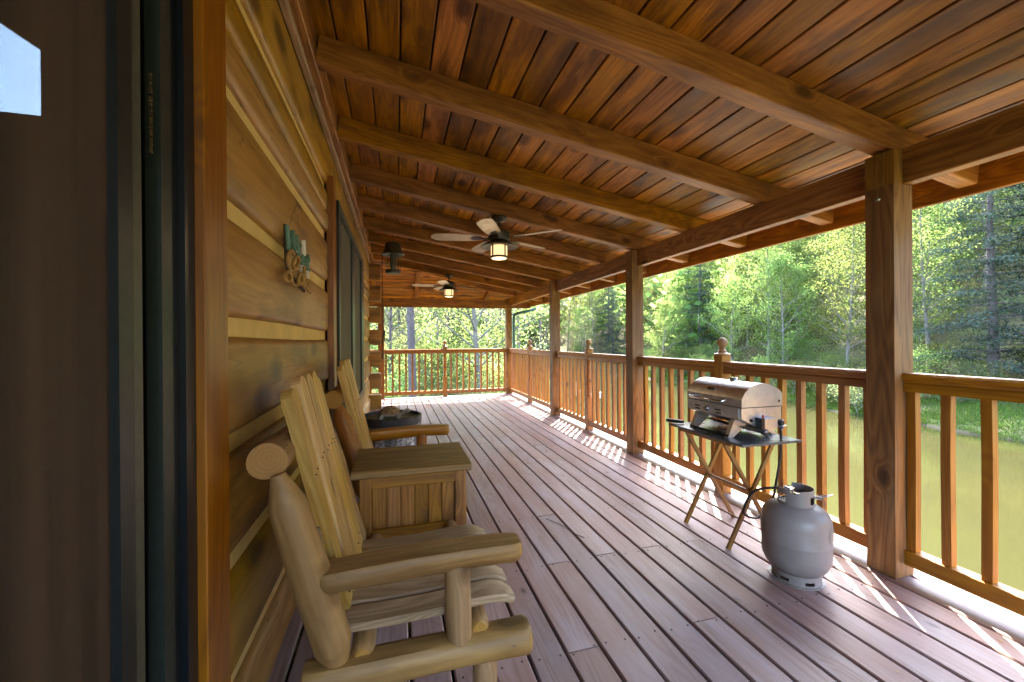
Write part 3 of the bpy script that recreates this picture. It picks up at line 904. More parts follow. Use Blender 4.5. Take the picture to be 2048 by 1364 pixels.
newel(1.02, 9.03, 'newel post with pointed finial in the middle of the far railing', True)
railing((-.235, 9.03, 0), (1.02 - .043, 9.03, 0), [.03 + .1345 * i for i in range(9)], 'left half of the far railing before the bright bushes')
railing((1.02 + .043, 9.03, 0), (2.40, 9.03, 0), [.09 + .1345 * i for i in range(10)], 'right half of the far railing up to the corner post')
railing((-4.1, 9.03, 0), (-.37, 9.03, 0), [.09 + .1345 * i for i in range(27)], 'far railing section hidden round the house corner')
# ================================================================== LOG SETTEE WITH MIDDLE CHEST
gl = thing('log_settee', (.05, 2.2, 0), 'double log rocker of peeled logs with yellow slat backs joined by a middle chest', 'log settee')
YN, YF = 1.265, 3.10
def side_frame(Y, mat, seed, fp=True):
    log('side_rail', (-.255, Y, .265), (.405, Y, .268), .051, .052, mat, gl, ends=(.006, .014), cone=(.95, .84), seed=seed, flat=.80)
    log('rear_post', (-.160, Y, .285), (-.316, Y, .850), .052, .049, mat, gl, ends=(.07, .085), cone=(.45, .38), lin=.38, seed=seed + 1)
    log('armrest', (-.215, Y + .005, .548), (.375, Y, .560), .054, .052, mat, gl, ends=(.03, .028), cone=(.72, .70), flat=.42, seed=seed + 2, bend=.010)
    log('front_post', (.182, Y, .255), (.176, Y, .540), .040, .040, mat, gl, ends=(.03, .008), cone=(.6, .9), seed=seed + 3)
    for x, z0, z1 in ((.27, .03, .245), (-.16, .03, .245)):
        log('leg', (x, Y + .03, z0), (x - .008, Y + .01, z1), .041, .036, mat, gl, ends=(.01, .05), cone=(.9, .55), seed=seed + 4 + int(x > 0))
    log('rocker', (-.42, Y + .02, .035), (.46, Y + .02, .035), .034, .034, mat, gl, ends=(.02, .02), cone=(.8, .8), seed=seed + 7, bend=-.012)
    for x in (.345, -.17):
        MB().lathe([(.0001, .006), (.006, .006), (.007, .003), (.012, .003), (.013, 0)], 12).build('bolt', BRASS, gl, T(x, Y - .045, .272) @ Matrix.Rotation(R(90), 4, 'X'))
side_frame(YN, LOGP, 11)
side_frame(YF, LOGO, 31)
for a, b, m, sd_ in ((1.275, 1.965, LOGP, 60), (2.50, 3.16, LOGO, 70)):
    log('crest_log', (-.345, a, .885), (-.345, b, .882), .051, .049, m, gl, ends=(.004, .004), cone=(.97, .97), seed=sd_)
# inner rear posts beside the chest
log('rear_post', (-.160, 1.93, .285), (-.316, 1.93, .850), .050, .047, LOGP, gl, ends=(.07, .085), cone=(.45, .38), lin=.38, seed=82)
log('rear_post', (-.160, 2.53, .285), (-.320, 2.53, .850), .052, .049, LOGO, gl, ends=(.07, .085), cone=(.45, .38), lin=.38, seed=83)
for x, z in ((.245, .315), (-.10, .30)):
    log('cross_log', (x, 1.20 + .06, z), (x, 3.12, z), .034, .034, LOGP, gl, ends=(.03, .03), cone=(.6, .6), seed=90 + int(x * 10))

def sweep(name, path, w, t, mat, parent, Y, round_end=False):
    """a bent slat: path of (x, z) along the slat, w wide across Y"""
    n = len(path); vs = []; fs = []; c = min(.006, t * .3)
    cx = (path[0][0] + path[-1][0]) / 2; cz = (path[0][1] + path[-1][1]) / 2
    for i, (x, z) in enumerate(path):
        a = path[max(i - 1, 0)]; b = path[min(i + 1, n - 1)]
        d = Vector((b[0] - a[0], b[1] - a[1])).normalized(); nn = Vector((-d.y, d.x))
        ww = w / 2
        if round_end and i >= n - 3: ww *= (1, .93, .74)[i - (n - 3)]
        for (py, pt) in ((-ww, -t/2), (-ww, t/2 - c), (-ww + c, t/2), (ww - c, t/2), (ww, t/2 - c), (ww, -t/2)):
            q = Vector((x - cx, z - cz)) + nn * pt
            vs.append((q.x, py, q.y))
    m = 6
    for i in range(1, n):
        for k in range(m):
            k2 = (k + 1) % m
            fs.append(((i-1)*m + k, (i-1)*m + k2, i*m + k2, i*m + k))
    fs.append(tuple(range(m))); fs.append(tuple(reversed(range((n-1)*m, n*m))))
    o = bpy.data.objects.new(name, MB().add(vs, fs).mesh(name, mat, True, 35))
    link(o, T(cx, Y, cz), parent)
    return o
def seat_path():
    p = []
    for i in range(17):
        t = i / 16; x = -.155 + .525 * t
        z = .368 - .007 * math.sin(math.pi * min(t * 1.25, 1)) + .014 * t
        if t > .86: z -= (t - .86) ** 2 * 1.5
        p.append((x, z))
    return p
sp = seat_path()
dots = MB()
for y0_, n_, m_ in ((1.345, 5, SEAT), (2.62, 4, SEAT)):
    for i in range(n_):
        yy = y0_ + .112 * i
        sweep('seat_slat', sp, .100, .021, m_, gl, yy, True)
        for dx in (.30, .235):
            for dy in (-.018, .02):
                dots.lathe([(.0001, .0022), (.0042, .002), (.0045, 0)], 6, (dx + dy * .3, yy + dy, .386 - (.30 - dx) * .05))
# slatted backs: five boards fanned a little, centre boards taller
def slat(p0, p1, w, t, m_, lean):
    M, L = frame(p0, p1, (1, 0, .2)); a = w / 2
    top = [(L/2 - .024 + .024 * math.cos(math.radians(q)) ** .8 if abs(q) < 89 else L/2 - .024, -a * q / 90) for q in (-90, -72, -45, 0, 45, 72, 90)]
    out = [(-L/2, a)] + [(x, -y) for x, y in top][::-1] + [(-L/2, -a)]
    mb = MB().prism(out, -t/2, t/2, 'z')
    o = bpy.data.objects.new('back_slat', mb.mesh('back_slat', m_)); link(o, M, gl); return o
def back(yc, n, m_, wid):
    for i in range(n):
        u = (i - (n - 1) / 2)
        yt = yc + u * (wid + .017); yb = yc + u * (wid + .010)
        top = 1.100 - .010 * (abs(u) - .6) ** 2 * (1.6 if abs(u) > 1.2 else .3)
        cur = -.004 * (abs(u) / 2) ** 2
        p0 = (-.148 + cur * .8, yb, .335 if (i == 0) else .352); p1 = (-.318 + cur, yt, top)
        slat(p0, p1, wid, .032, m_, 0)
        for q, dys in ((.64, (-.016, .020)), (.10, (0,))):
            for dy in dys:
                P_ = Vector(p0).lerp(Vector(p1), q + dy * .3)
                dots.lathe([(.0001, .0028), (.0036, .0024), (.0042, 0)], 6, (P_.x + .0178, P_.y + dy, P_.z))
back(1.610, 5, SLAT, .086)
back(2.82, 5, SLAT, .088)
dots.build('screw_heads', SCREWM, gl, kind='stuff')
for yc in (1.605, 2.82):
    plank('back_cleat', (-.232, yc - .25, .62), (-.232, yc + .25, .62), .06, .022, SEAT, gl, up=(1, 0, .2))
# the chest between the seats
CX0, CX1, CY0, CY1, CZ0, CZ1 = -.165, .322, 1.995, 2.40, .300, .585
cb = MB().box(CX0 + .022, CX1 - .022, CY0 + .02, CY1 - .01, CZ0 + .012, CZ1 - .002)
cb.build('chest_body', CHES, gl)
plank('lid', (-.20, (CY0 + CY1) / 2 - .006, .604), (.348, (CY0 + CY1) / 2 - .006, .604), .435, .036, CHTP, gl, ch=.007)
fy = CY0 + .004
plank('stile', (CX0 + .026, fy, CZ0), (CX0 + .026, fy, CZ1), .052, .024, CHES, gl, up=(0, -1, 0), ch=.002)
plank('stile', (CX1 - .026, fy, CZ0), (CX1 - .026, fy, CZ1), .052, .024, CHES, gl, up=(0, -1, 0), ch=.002)
plank('rail', (CX0 + .052, fy + .001, CZ1 - .025), (CX1 - .052, fy + .001, CZ1 - .025), .050, .022, CHES, gl, up=(0, -1, 0), ch=.002)
plank('rail', (CX0 + .052, fy + .001, CZ0 + .022), (CX1 - .052, fy + .001, CZ0 + .022), .044, .022, CHES, gl, up=(0, -1, 0), ch=.002)
pw = (CX1 - CX0 - .104) / 6
for i in range(6):
    xx = CX0 + .052 + pw * (i + .5)
    plank('panel', (xx, fy + .011, CZ0 + .045), (xx, fy + .011, CZ1 - .051), pw - .003, .014, CHES, gl, up=(0, -1, 0), ch=.003)
plank('stile', (CX1 - .004, CY0 + .04, CZ0), (CX1 - .004, CY0 + .04, CZ1), .048, .02, CHES, gl, up=(1, 0, 0), ch=.002)
plank('panel', (CX1 - .012, CY0 + .24, CZ0), (CX1 - .012, CY0 + .24, CZ1 - .01), .30, .016, CHES, gl, up=(1, 0, 0), ch=.002)

# ================================================================== BARREL AND TURTLE
bc = (-.045, 3.64, 0)
ba = thing('barrel', bc, 'short barrel side table with flaking white staves and dark hoop by the settee', 'barrel')
prof = [(.205, 0), (.228, .10), (.243, .25), (.246, .34), (.238, .46), (.228, .545)]
ns = 18
for i in range(ns):
    a0 = 2 * math.pi * i / ns + .012; a1 = 2 * math.pi * (i + 1) / ns - .012; vs = []; fs = []
    for (r, z) in prof:
        for a, rr in ((a0, r), ((a0 + a1) / 2, r + .003), (a1, r), (a1, r - .02), (a0, r - .02)):
            vs.append((rr * math.cos(a), rr * math.sin(a), z))
    for j in range(len(prof) - 1):
        for k in range(5):
            k2 = (k + 1) % 5
            fs.append((j*5 + k, j*5 + k2, (j+1)*5 + k2, (j+1)*5 + k))
    fs.append((4, 3, 2, 1, 0)); fs.append(tuple((len(prof)-1)*5 + k for k in range(5)))
    c = Vector(((prof[3][0]) * math.cos((a0+a1)/2), prof[3][0] * math.sin((a0+a1)/2), .27))
    vs = [(p[0] - c.x, p[1] - c.y, p[2] - c.z) for p in vs]
    MB().add(vs, fs).build('stave', BARREL, ba, T(bc[0] + c.x, bc[1] + c.y, c.z))
MB().lathe([(.229, .525), (.252, .527), (.254, .585), (.246, .592), (.232, .592), (.229, .570), (.229, .525)], 48).build('rim_hoop', MORTAR, ba, T(*bc), smooth=True)
MB().lathe([(.242, .13), (.246, .13), (.249, .17), (.244, .17)], 40).build('hoop', MORTAR, ba, T(*bc), smooth=True)
MB().lathe([(.2285, .550), (.2285, .566), (.0001, .566)], 48).build('head', BTOP, ba, T(*bc))
tu = thing('turtle_figurine', (-.055, 3.60, .567), 'stone turtle ornament with patterned shell on the barrel top', 'figurine')
tb = MB().lathe([(.0001, .018), (.06, .016), (.084, .026), (.088, .034), (.080, .042), (.0001, .05)], 24)
tb.v = [(x * 1.12, y * .92, z) for x, y, z in tb.v]
tb.build('body', TURT, tu, T(-.055, 3.60, .567), smooth=True)
ts = MB().lathe([(.084, .036), (.080, .052), (.068, .074), (.050, .092), (.026, .103), (.0001, .107)], 24)
ts.v = [(x * 1.10, y * .90, z) for x, y, z in ts.v]
ts.build('shell', SHELL, tu, T(-.055, 3.60, .567), smooth=True)
hd = MB().tube([(.075, -.01, .03), (.105, -.015, .045), (.130, -.018, .058), (.150, -.02, .060), (.165, -.02, .054)], [.022, .017, .018, .021, .010], 12)
hd.build('head', TURT, tu, T(-.055, 3.60, .567), smooth=True)
for (lx, ly) in ((.065, -.06), (-.068, -.06), (.065, .06), (-.068, .06)):
    MB().tube([(lx * .8, ly * .8, .03), (lx, ly, .02), (lx * 1.2, ly * 1.18, .0)], [.022, .022, .024], 10).build('leg', TURT, tu, T(-.055, 3.60, .567), smooth=True)

# ================================================================== TRAY TABLE
tt = thing('tray_table', (2.0, 2.10, 0), 'folding wooden tray table with grey top and crossed legs', 'folding table')
TZ = .64
M, L_ = frame((1.998, 1.80, TZ - .007), (2.005, 2.41, TZ - .007), (0, 0, 1))
plank('table_top', (2.000, 1.795, TZ - .007), (2.006, 2.415, TZ - .007), .415, .013, TRAYT, tt, ch=.002)
plank('top_cleat', (1.82, 1.99 - .02, TZ - .024), (2.19, 1.955, TZ - .024), .03, .018, TRAYL, tt)
plank('edge_bar', (1.825, 1.90, TZ - .026), (1.828, 2.34, TZ - .026), .022, .020, TRAYL, tt)
plank('edge_bar', (2.175, 1.90, TZ - .026), (2.178, 2.34, TZ - .026), .022, .020, TRAYL, tt)
for y_, o_ in ((1.945, 0), (2.305, 0)):
    s_ = 1 if y_ < 2.1 else -1
    plank('leg', (1.835, y_, .0), (2.175, y_, TZ - .035), .026, .018, TRAYL, tt, up=(0, 1, 0), ch=.003)
    plank('leg', (2.205, y_ + .020 * s_, .0), (1.835, y_ + .020 * s_, TZ - .035), .026, .018, TRAYL, tt, up=(0, 1, 0), ch=.003)
plank('cross_bar', (2.01, 1.93, .31), (2.01, 2.32, .31), .014, .014, TRAYL, tt)
plank('cross_bar', (1.93, 1.955, .16), (1.93, 2.295, .16), .010, .010, TRAYL, tt)

# ================================================================== GRILL
gr = thing('tabletop_grill', (2.02, 2.1, TZ), 'brushed steel tabletop gas grill with closed domed lid on the tray table', 'gas grill')
GX0, GX1, GY0, GY1 = 1.878, 2.168, 1.885, 2.335
lid = [(GX0, .824), (GX0, .868)]
for i in range(1, 12):
    t = i / 12
    x = GX0 + (GX1 - GX0) * t
    z = .868 + .074 * math.sin(math.pi * (t ** .82)) ** .82 + .030 * t
    lid.append((x, z))
lid += [(GX1, .896), (GX1, .824)]
MB().prism(lid, GY0, GY1, 'y').build('lid', STEEL, gr, smooth=True, angle=28)
e = [(x, z) for x, z in lid]
cx_ = sum(p[0] for p in e) / len(e)
MB().prism([(cx_ + (x - cx_) * 1.006, z + (.002 if z > .83 else 0)) for x, z in e], GY0 - .0025, GY0 + .004, 'y').build('lid_end', STEEL, gr)
bod = [(GX0 + .002, .818), (GX0 + .002, .758), (GX0 + .075, .722), (2.00, .702), (2.06, .702), (2.12, .722), (GX1 - .002, .745), (GX1 - .002, .818)]
MB().prism(bod, GY0 + .002, GY1 - .002, 'y').build('fire_box', STEEL, gr)
MB().box(GX0 + .006, GX1 - .006, GY0 + .006, GY1 - .006, .818, .824).build('seam_gasket', BLACKP, gr)
MB().box(GX0 - .003, GX0 + .001, GY0 + .02, GY1 - .02, .752, .812).build('control_panel', STEEL, gr)
# handle, badge, vent, knob
MB().tube([(GX0, 2.275, .852), (GX0 - .028, 2.275, .846), (GX0 - .036, 2.262, .844), (GX0 - .036, 2.10, .844), (GX0 - .036, 2.02, .844), (GX0 - .028, 2.005, .846), (GX0, 2.005, .852)], .0085, 14).build('handle', CHROME, gr, smooth=True, angle=60)
vt = (2.03, 2.10)
MB().lathe([(.0001, .014), (.022, .013), (.026, .008), (.024, .0), (.018, -.006)], 24).build('vent_cap', CHROME, gr, T(vt[0], vt[1], .962), smooth=True)
def stadium(w, h, n=10):
    p = []
    for i in range(n + 1):
        a = -math.pi/2 + math.pi * i / n; p.append((w/2 - h/2 + h/2 * math.cos(a), h/2 * math.sin(a)))
    for i in range(n + 1):
        a = math.pi/2 + math.pi * i / n; p.append((-w/2 + h/2 + h/2 * math.cos(a), h/2 * math.sin(a)))
    return p
Mb = Matrix.Translation((1.9035, 2.142, .9065)) @ Matrix.Rotation(R(-90), 4, 'Z') @ Matrix.Rotation(R(46), 4, 'X')
Mb.translation = Vector((1.9000, 2.142, .9060))
badge = MB().prism(stadium(.062, .021), -.002, .0015, 'z').build('badge', CHROME, gr, Mb)
MB().prism(stadium(.056, .016), .0015, .0022, 'z').build('badge_field', BLACKP, badge, Mb)
tx = bpy.data.curves.new('badge_lettering', 'FONT'); tx.body = 'Cuisinart'; tx.size = .0125; tx.extrude = .0006; tx.align_x = 'CENTER'; tx.align_y = 'CENTER'
tx.materials.append(CHROME)
to_ = bpy.data.objects.new('badge_lettering', tx); COL.objects.link(to_)
bpy.context.view_layer.update()
tm = bpy.data.meshes.new_from_object(to_.evaluated_get(bpy.context.evaluated_depsgraph_get()))
bpy.data.objects.remove(to_)
to = bpy.data.objects.new('badge_lettering', tm); link(to, Mb @ T(0, 0, .0028), badge)
for y_, m_ in ((2.145, STEEL),):
    kn = MB().lathe([(.017, 0), (.017, .008), (.013, .012), (.012, .022), (.0001, .023)], 18)
    k_ = kn.build('knob', CHROME, gr, T(GX0 - .003, y_, .783) @ Matrix.Rotation(R(-90), 4, 'Y'), smooth=True)
    MB().box(-.003, .003, -.017, .017, .012, .030).build('knob_grip', CHROME, gr, T(GX0 - .003, y_, .783) @ Matrix.Rotation(R(-90), 4, 'Y'))
for y_, z_ in ((2.235, .788), (2.232, .770), (2.06, .786), (2.055, .768)):
    MB().box(GX0 - .0038, GX0 - .002, y_ - .022, y_ + .022, z_ - .005, z_ + .004).build('printed_mark', BLACKP, gr)
# folding legs
def gleg(pts, y0_, y1_, m=STEEL):
    return MB().prism(pts, y0_, y1_, 'y').build('leg', m, gr)
gleg([(1.850, TZ), (1.888, TZ), (1.985, .712), (1.955, .738), (1.896, .742)], 1.955, 1.985)
gleg([(1.850, TZ), (1.888, TZ), (1.985, .712), (1.955, .738), (1.896, .742)], 2.25, 2.28)
gleg([(2.175, TZ), (2.205, TZ), (2.15, .735), (2.075, .712)], 1.955, 1.985)
gleg([(2.175, TZ), (2.205, TZ), (2.15, .735), (2.075, .712)], 2.25, 2.28)
MB().box(1.852, 1.856, 1.956, 2.279, TZ + .001, TZ + .016).build('leg_bar', NAVY, gr)
MB().box(2.199, 2.203, 1.956, 2.279, TZ + .001, TZ + .016).build('leg_bar', NAVY, gr)
MB().prism([(1.93, .700), (1.96, .703), (2.10, .668), (2.10, .655), (2.07, .655)], 1.93, 2.24, 'y').build('grease_tray', NAVY, gr)
MB().box(2.062, 2.106, 1.905, 1.93, .652, .668).build('tray_lip', CHROME, gr)
# regulator on the end
MB().box(1.995, 2.085, 1.840, GY0 + .001, .706, .762).build('valve_box', STEEL, gr)
MB().box(1.975, 1.996, 1.842, GY0, .704, .764).build('valve_bracket', BLACKP, gr)
MB().lathe([(.0055, 0), (.0055, .016), (.0045, .018)], 12, (2.005, 1.862, .762)).build('igniter_button', REDP, gr)
MB().lathe([(.009, 0), (.010, .004), (.006, .010)], 14).build('port_plug', BLACKP, gr, T(1.945, GY0 + .002, .748) @ Matrix.Rotation(R(90), 4, 'X'))
MB().lathe([(.005, 0), (.008, .002), (.008, .004)], 12).build('hinge_screw', CHROME, gr, T(2.142, GY0 - .002, .852) @ Matrix.Rotation(R(90), 4, 'X'))
MB().lathe([(.007, -.03), (.010, -.02), (.015, -.012), (.022, -.006), (.030, -.002), (.030, .003), (.016, .006), (.016, .028), (.012, .031)], 20, (2.108, 1.838, .722)).build('regulator', CHROME, gr, smooth=True)
MB().lathe([(.0165, .006), (.0165, .027), (.0125, .0315), (.0001, .032)], 18, (2.108, 1.838, .722)).build('regulator_cap', BLACKP, gr, smooth=True)
MB().tube([(2.085, 1.86, .728), (2.108, 1.845, .722)], .008, 10).build('regulator_pipe', CHROME, gr)
# spatula handle lying behind, dark cylinder at the left end
MB().tube([(1.87, 2.36, .655), (1.835, 2.40, .655), (1.80, 2.45, .655)], [.010, .013, .012], 12).build('lighter_wand', BLACKP, None, smooth=True,
    label='black wand handle lying on the left end of the tray table', cat='lighter')
# hose from regulator to tank
def catmull(P, n=8):
    P = [Vector(p) for p in P]; out = []
    for i in range(len(P) - 1):
        a = P[max(i-1, 0)]; b = P[i]; c = P[i+1]; d = P[min(i+2, len(P)-1)]
        for k in range(n):
            t = k / n
            out.append(.5 * ((2*b) + (c-a)*t + (2*a-5*b+4*c-d)*t*t + (3*b-a-3*c+d)*t**3))
    out.append(P[-1]); return out
TK = (1.955, 1.625)
hp = catmull([(2.108, 1.838, .700), (2.108, 1.838, .66), (2.104, 1.840, .55), (2.085, 1.85, .40), (2.06, 1.86, .28), (1.97, 1.865, .20), (1.86, 1.85, .24), (1.822, 1.80, .33), (1.835, 1.755, .405), (1.88, 1.70, .435), (TK[0] - .02, TK[1] + .03, .437)], 8)
MB().tube(hp, .0065, 10).build('gas_hose', RUBBER, None, smooth=True, label='black gas hose looping from the grill regulator to the propane tank', cat='hose')

# ================================================================== PROPANE TANK
ta = thing('propane_tank', (TK[0], TK[1], 0), 'dusty grey propane tank standing on the deck in front of the grill table', 'propane tank')
TM = T(TK[0], TK[1], 0) @ Matrix.Rotation(R(0), 4, 'Z')
r0 = .152
prof = [(.0001, .030), (.060, .034), (.105, .050), (.135, .078), (.149, .112), (r0, .145), (r0, .197), (r0 + .0006, .199), (r0 + .0006, .203), (r0, .205), (r0, .285), (.150, .310), (.143, .333), (.128, .353), (.105, .368), (.078, .377), (.03, .382), (.0001, .383)]
MB().lathe(prof, 56).build('tank_body', TANK, ta, TM, smooth=True, angle=50)
fr = MB(); nn = 48
def ringwall(mb, r, z0f, z1f, keep, th=.003, n=60, c=(0, 0)):
    for i in range(n):
        a0 = 2*math.pi*i/n; a1 = 2*math.pi*(i+1)/n
        for (za, zb) in keep((a0 + a1) / 2):
            vs = []
            for a in (a0, a1):
                for rr in (r, r - th):
                    for z in (za, zb): vs.append((c[0] + rr*math.cos(a), c[1] + rr*math.sin(a), z))
            mb.add(vs, [(0,1,5,4),(2,6,7,3),(0,4,6,2),(1,3,7,5),(0,2,3,1),(4,5,7,6)])
ringwall(fr, .108, 0, 0, lambda a: [(0, .012), (.028, .05)] if (a % (math.pi/3)) < .42 else [(0, .05)])
fr.build('foot_ring', TANK, ta, TM)
MB().lathe([(.108, 0), (.122, 0), (.122, .004), (.108, .004)], 48).build('foot_flange', TANK, ta, TM)
# collar, opening faces away to the right; hand holes cut at the sides
cam_dir = math.atan2(-TK[1], -TK[0])
def collar(a):
    d = (a - cam_dir + math.pi) % (2*math.pi) - math.pi        # 0 = towards the viewer
    lo, hi = .365, .458
    if d > 0: hi = .458
    if -2.9 < d < -1.75: return [(lo, .385)]                   # valve opening
    if abs(d + .85) < .28 : return [(lo, .392), (.430, hi)]     # hand hole
    if abs(d - 1.15) < .28 : return [(lo, .392), (.430, hi)]
    if abs(d) > 2.2: return [(lo, .385), (.405, hi)] if abs(abs(d) - 2.6) < .25 else [(lo, hi)]
    if -.45 < d < .35: return [(lo, hi - .020 * (1 - abs(d + .05) / .40))]
    return [(lo, hi)]
co = MB(); ringwall(co, .079, 0, 0, collar, n=96)
co.build('collar', TANK, ta, TM)
MB().lathe([(.080, .366), (.084, .366), (.084, .372), (.080, .372)], 48).build('collar_foot', TANK, ta, TM)
MB().lathe([(.014, .378), (.016, .405), (.011, .410), (.011, .428)], 16).build('valve_body', BRASS, ta, TM)
MB().lathe([(.0001, .450), (.024, .448), (.027, .440), (.026, .432), (.0001, .430)], 20).build('valve_wheel', CHROME, ta, TM @ T(-.015, .02, .006), smooth=True)
MB().tube([(.0, 0, .418), (.045, -.05, .420), (.075, -.085, .418)], [.010, .010, .008], 12).build('valve_outlet', CHROME, ta, TM)
MB().tube([(.070, -.06, .425), (.098, -.085, .430), (.13, -.09, .436)], [.007, .006, .003], 8).build('relief_lever', CHROME, ta, TM)
# worn labels on the shell
for a_, w_, z0_, z1_, m_ in ((cam_dir + 1.28, .20, .235, .285, BLADE), (cam_dir - 1.30, .16, .225, .285, BLADE)):
    lb = MB(); n = 8; vs = []; fs = []
    for i in range(n + 1):
        a = a_ - w_ + 2 * w_ * i / n
        vs += [((r0 + .0025) * math.cos(a), (r0 + .0025) * math.sin(a), z0_), ((r0 + .0025) * math.cos(a), (r0 + .0025) * math.sin(a), z1_ - .0)]
        if i: fs.append((2*i - 2, 2*i, 2*i + 1, 2*i - 1))
    lb.add(vs, fs).build('paper_label', WORN, ta, TM)

# ================================================================== CEILING FANS
def fan(x, y, spin, label, drop):
    zt = 2.5776 + SL * x - .002
    f = thing('ceiling_fan', (x, y, zt - .3), label, 'ceiling fan', 'ceiling fans under the porch roof')
    O = T(x, y, zt)
    MB().lathe([(.0001, .0), (.078, 0), (.080, -.018), (.066, -.038), (.040, -.050), (.016, -.054), (.0001, -.055)], 28).build('canopy', BRONZE, f, O, smooth=True)
    MB().lathe([(.012, -.05), (.012, -drop), ], 12).build('down_rod', BRONZE, f, O, smooth=True)
    z0 = -drop
    MB().lathe([(.014, z0 + .02), (.030, z0 + .012), (.040, z0), (.090, z0 - .006), (.104, z0 - .02), (.104, z0 - .085), (.094, z0 - .10), (.06, z0 - .105)], 32).build('motor_housing', BRONZE, f, O, smooth=True)
    MB().lathe([(.055, z0 - .104), (.10, z0 - .115), (.178, z0 - .152), (.182, z0 - .160), (.176, z0 - .163), (.09, z0 - .135), (.05, z0 - .13)], 36).build('light_shade', BRONZE, f, O, smooth=True)
    MB().lathe([(.078, z0 - .150), (.080, z0 - .155), (.080, z0 - .262), (.070, z0 - .272), (.0001, z0 - .275)], 28).build('lamp_glass', LAMPG, f, O, smooth=True)
    lf = MB()
    lf.lathe([(.081, z0 - .248), (.086, z0 - .25), (.086, z0 - .268), (.081, z0 - .268)], 28)
    lf.build('lamp_ring', BRONZE, f, O)
    for k in range(4):
        a = k * math.pi / 2 + .5
        c, s = math.cos(a) * .083, math.sin(a) * .083
        MB().box(c - .006, c + .006, s - .006, s + .006, z0 - .25, z0 - .14).build('lamp_strut', BRONZE, f, O)
    zb = z0 - .075
    for k in range(5):
        a = spin + k * 2 * math.pi / 5
        Mk = O @ Matrix.Rotation(a, 4, 'Z') @ T(0, 0, zb) @ Matrix.Rotation(R(12), 4, 'X')
        out = []
        for i in range(13):
            t = i / 12; xx = .19 + .46 * t
            w = .052 + .020 * math.sin(math.pi * min(t * .62 + .12, 1))
            if t > .86: w *= math.sqrt(max(1 - ((t - .86) / .145) ** 2, .02))
            out.append((xx, w))
        poly = [(x_, -w_) for x_, w_ in out] + [(x_, w_) for x_, w_ in reversed(out)]
        MB().prism(poly, -.003, .003, 'z').build('blade', BLADE, f, Mk)
        MB().prism([(.09, -.018), (.15, -.012), (.20, -.030), (.26, -.030), (.275, 0), (.26, .030), (.20, .030), (.15, .012), (.09, .018)], -.009, -.0035, 'z').build('blade_iron', BRONZE, f, Mk)
    # the lamp itself is lit
    l = bpy.data.lights.new('fan_lamp', 'POINT'); l.energy = 0.25; l.color = (1, .72, .42); l.shadow_soft_size = .07
    lo = bpy.data.objects.new('fan_lamp', l); link(lo, O @ T(0, 0, z0 - .31), f)
fan(.97, 3.88, R(244), 'nearer ceiling fan with lit amber lamp and pale blades', .135)
fan(.93, 7.50, R(250), 'farther ceiling fan, small near the far end of the porch', .135)

# ================================================================== LANTERN
LX, LY = -.03, 5.45
lt = thing('hanging_lantern', (LX, LY, 2.2), 'dark metal lantern hanging from a rafter near the wall', 'lantern')
LM = T(LX, LY, 2.5776 - SL * .0 + .0)
zt = 2.545
MB().tube(catmull([(LX, LY, zt + .034), (LX, LY, zt - .02), (LX + .012, LY, zt - .035), (LX, LY, zt - .052), (LX - .010, LY, zt - .062), (LX, LY, zt - .075)], 5), .003, 8).build('hook', BRONZE, lt)
Z0 = zt - .07
MB().lathe([(.0001, 0), (.045, -.002), (.085, -.015), (.095, -.03), (.105, -.10), (.118, -.13), (.142, -.150), (.145, -.158), (.138, -.165), (.09, -.155), (.0001, -.13)], 32, (LX, LY, Z0)).build('cap', BRONZE, lt, smooth=True)
MB().lathe([(.072, -.155), (.084, -.20), (.090, -.30), (.086, -.36)], 28, (LX, LY, Z0)).build('globe', GLASS, lt, smooth=True)
MB().lathe([(.088, -.355), (.094, -.36), (.096, -.385), (.088, -.40), (.0001, -.402)], 28, (LX, LY, Z0)).build('base', BRONZE, lt, smooth=True)
MB().lathe([(.0001, -.14), (.038, -.15), (.042, -.30), (.030, -.33), (.034, -.358)], 16, (LX, LY, Z0)).build('burner', BRONZE, lt, smooth=True)
for k in range(6):
    a = k * math.pi / 3 + .2
    MB().tube([(LX + .098 * math.cos(a), LY + .098 * math.sin(a), Z0 - .155), (LX + .100 * math.cos(a), LY + .100 * math.sin(a), Z0 - .25), (LX + .094 * math.cos(a), LY + .094 * math.sin(a), Z0 - .37)], .0028, 6).build('guard_wire', BRONZE, lt)
cd = catmull([(LX - .13, LY, Z0 - .155), (LX - .135, LY, Z0 - .35), (LX - .13, LY, Z0 - .70), (LX - .128, LY, 1.42), (LX - .118, LY, 1.30), (LX - .142, LY, 1.19), (LX - .110, LY, 1.24), (LX - .112, LY, 1.345), (LX - .132, LY, 1.27), (LX - .135, LY, 1.15), (LX - .138, LY, 1.03)], 8)
MB().tube(cd, .0055, 8).build('cord', BLACKP, lt)
MB().tube([(LX - .138, LY, 1.04), (LX - .139, LY, .99)], [.011, .009], 8).build('plug', BLACKP, lt)

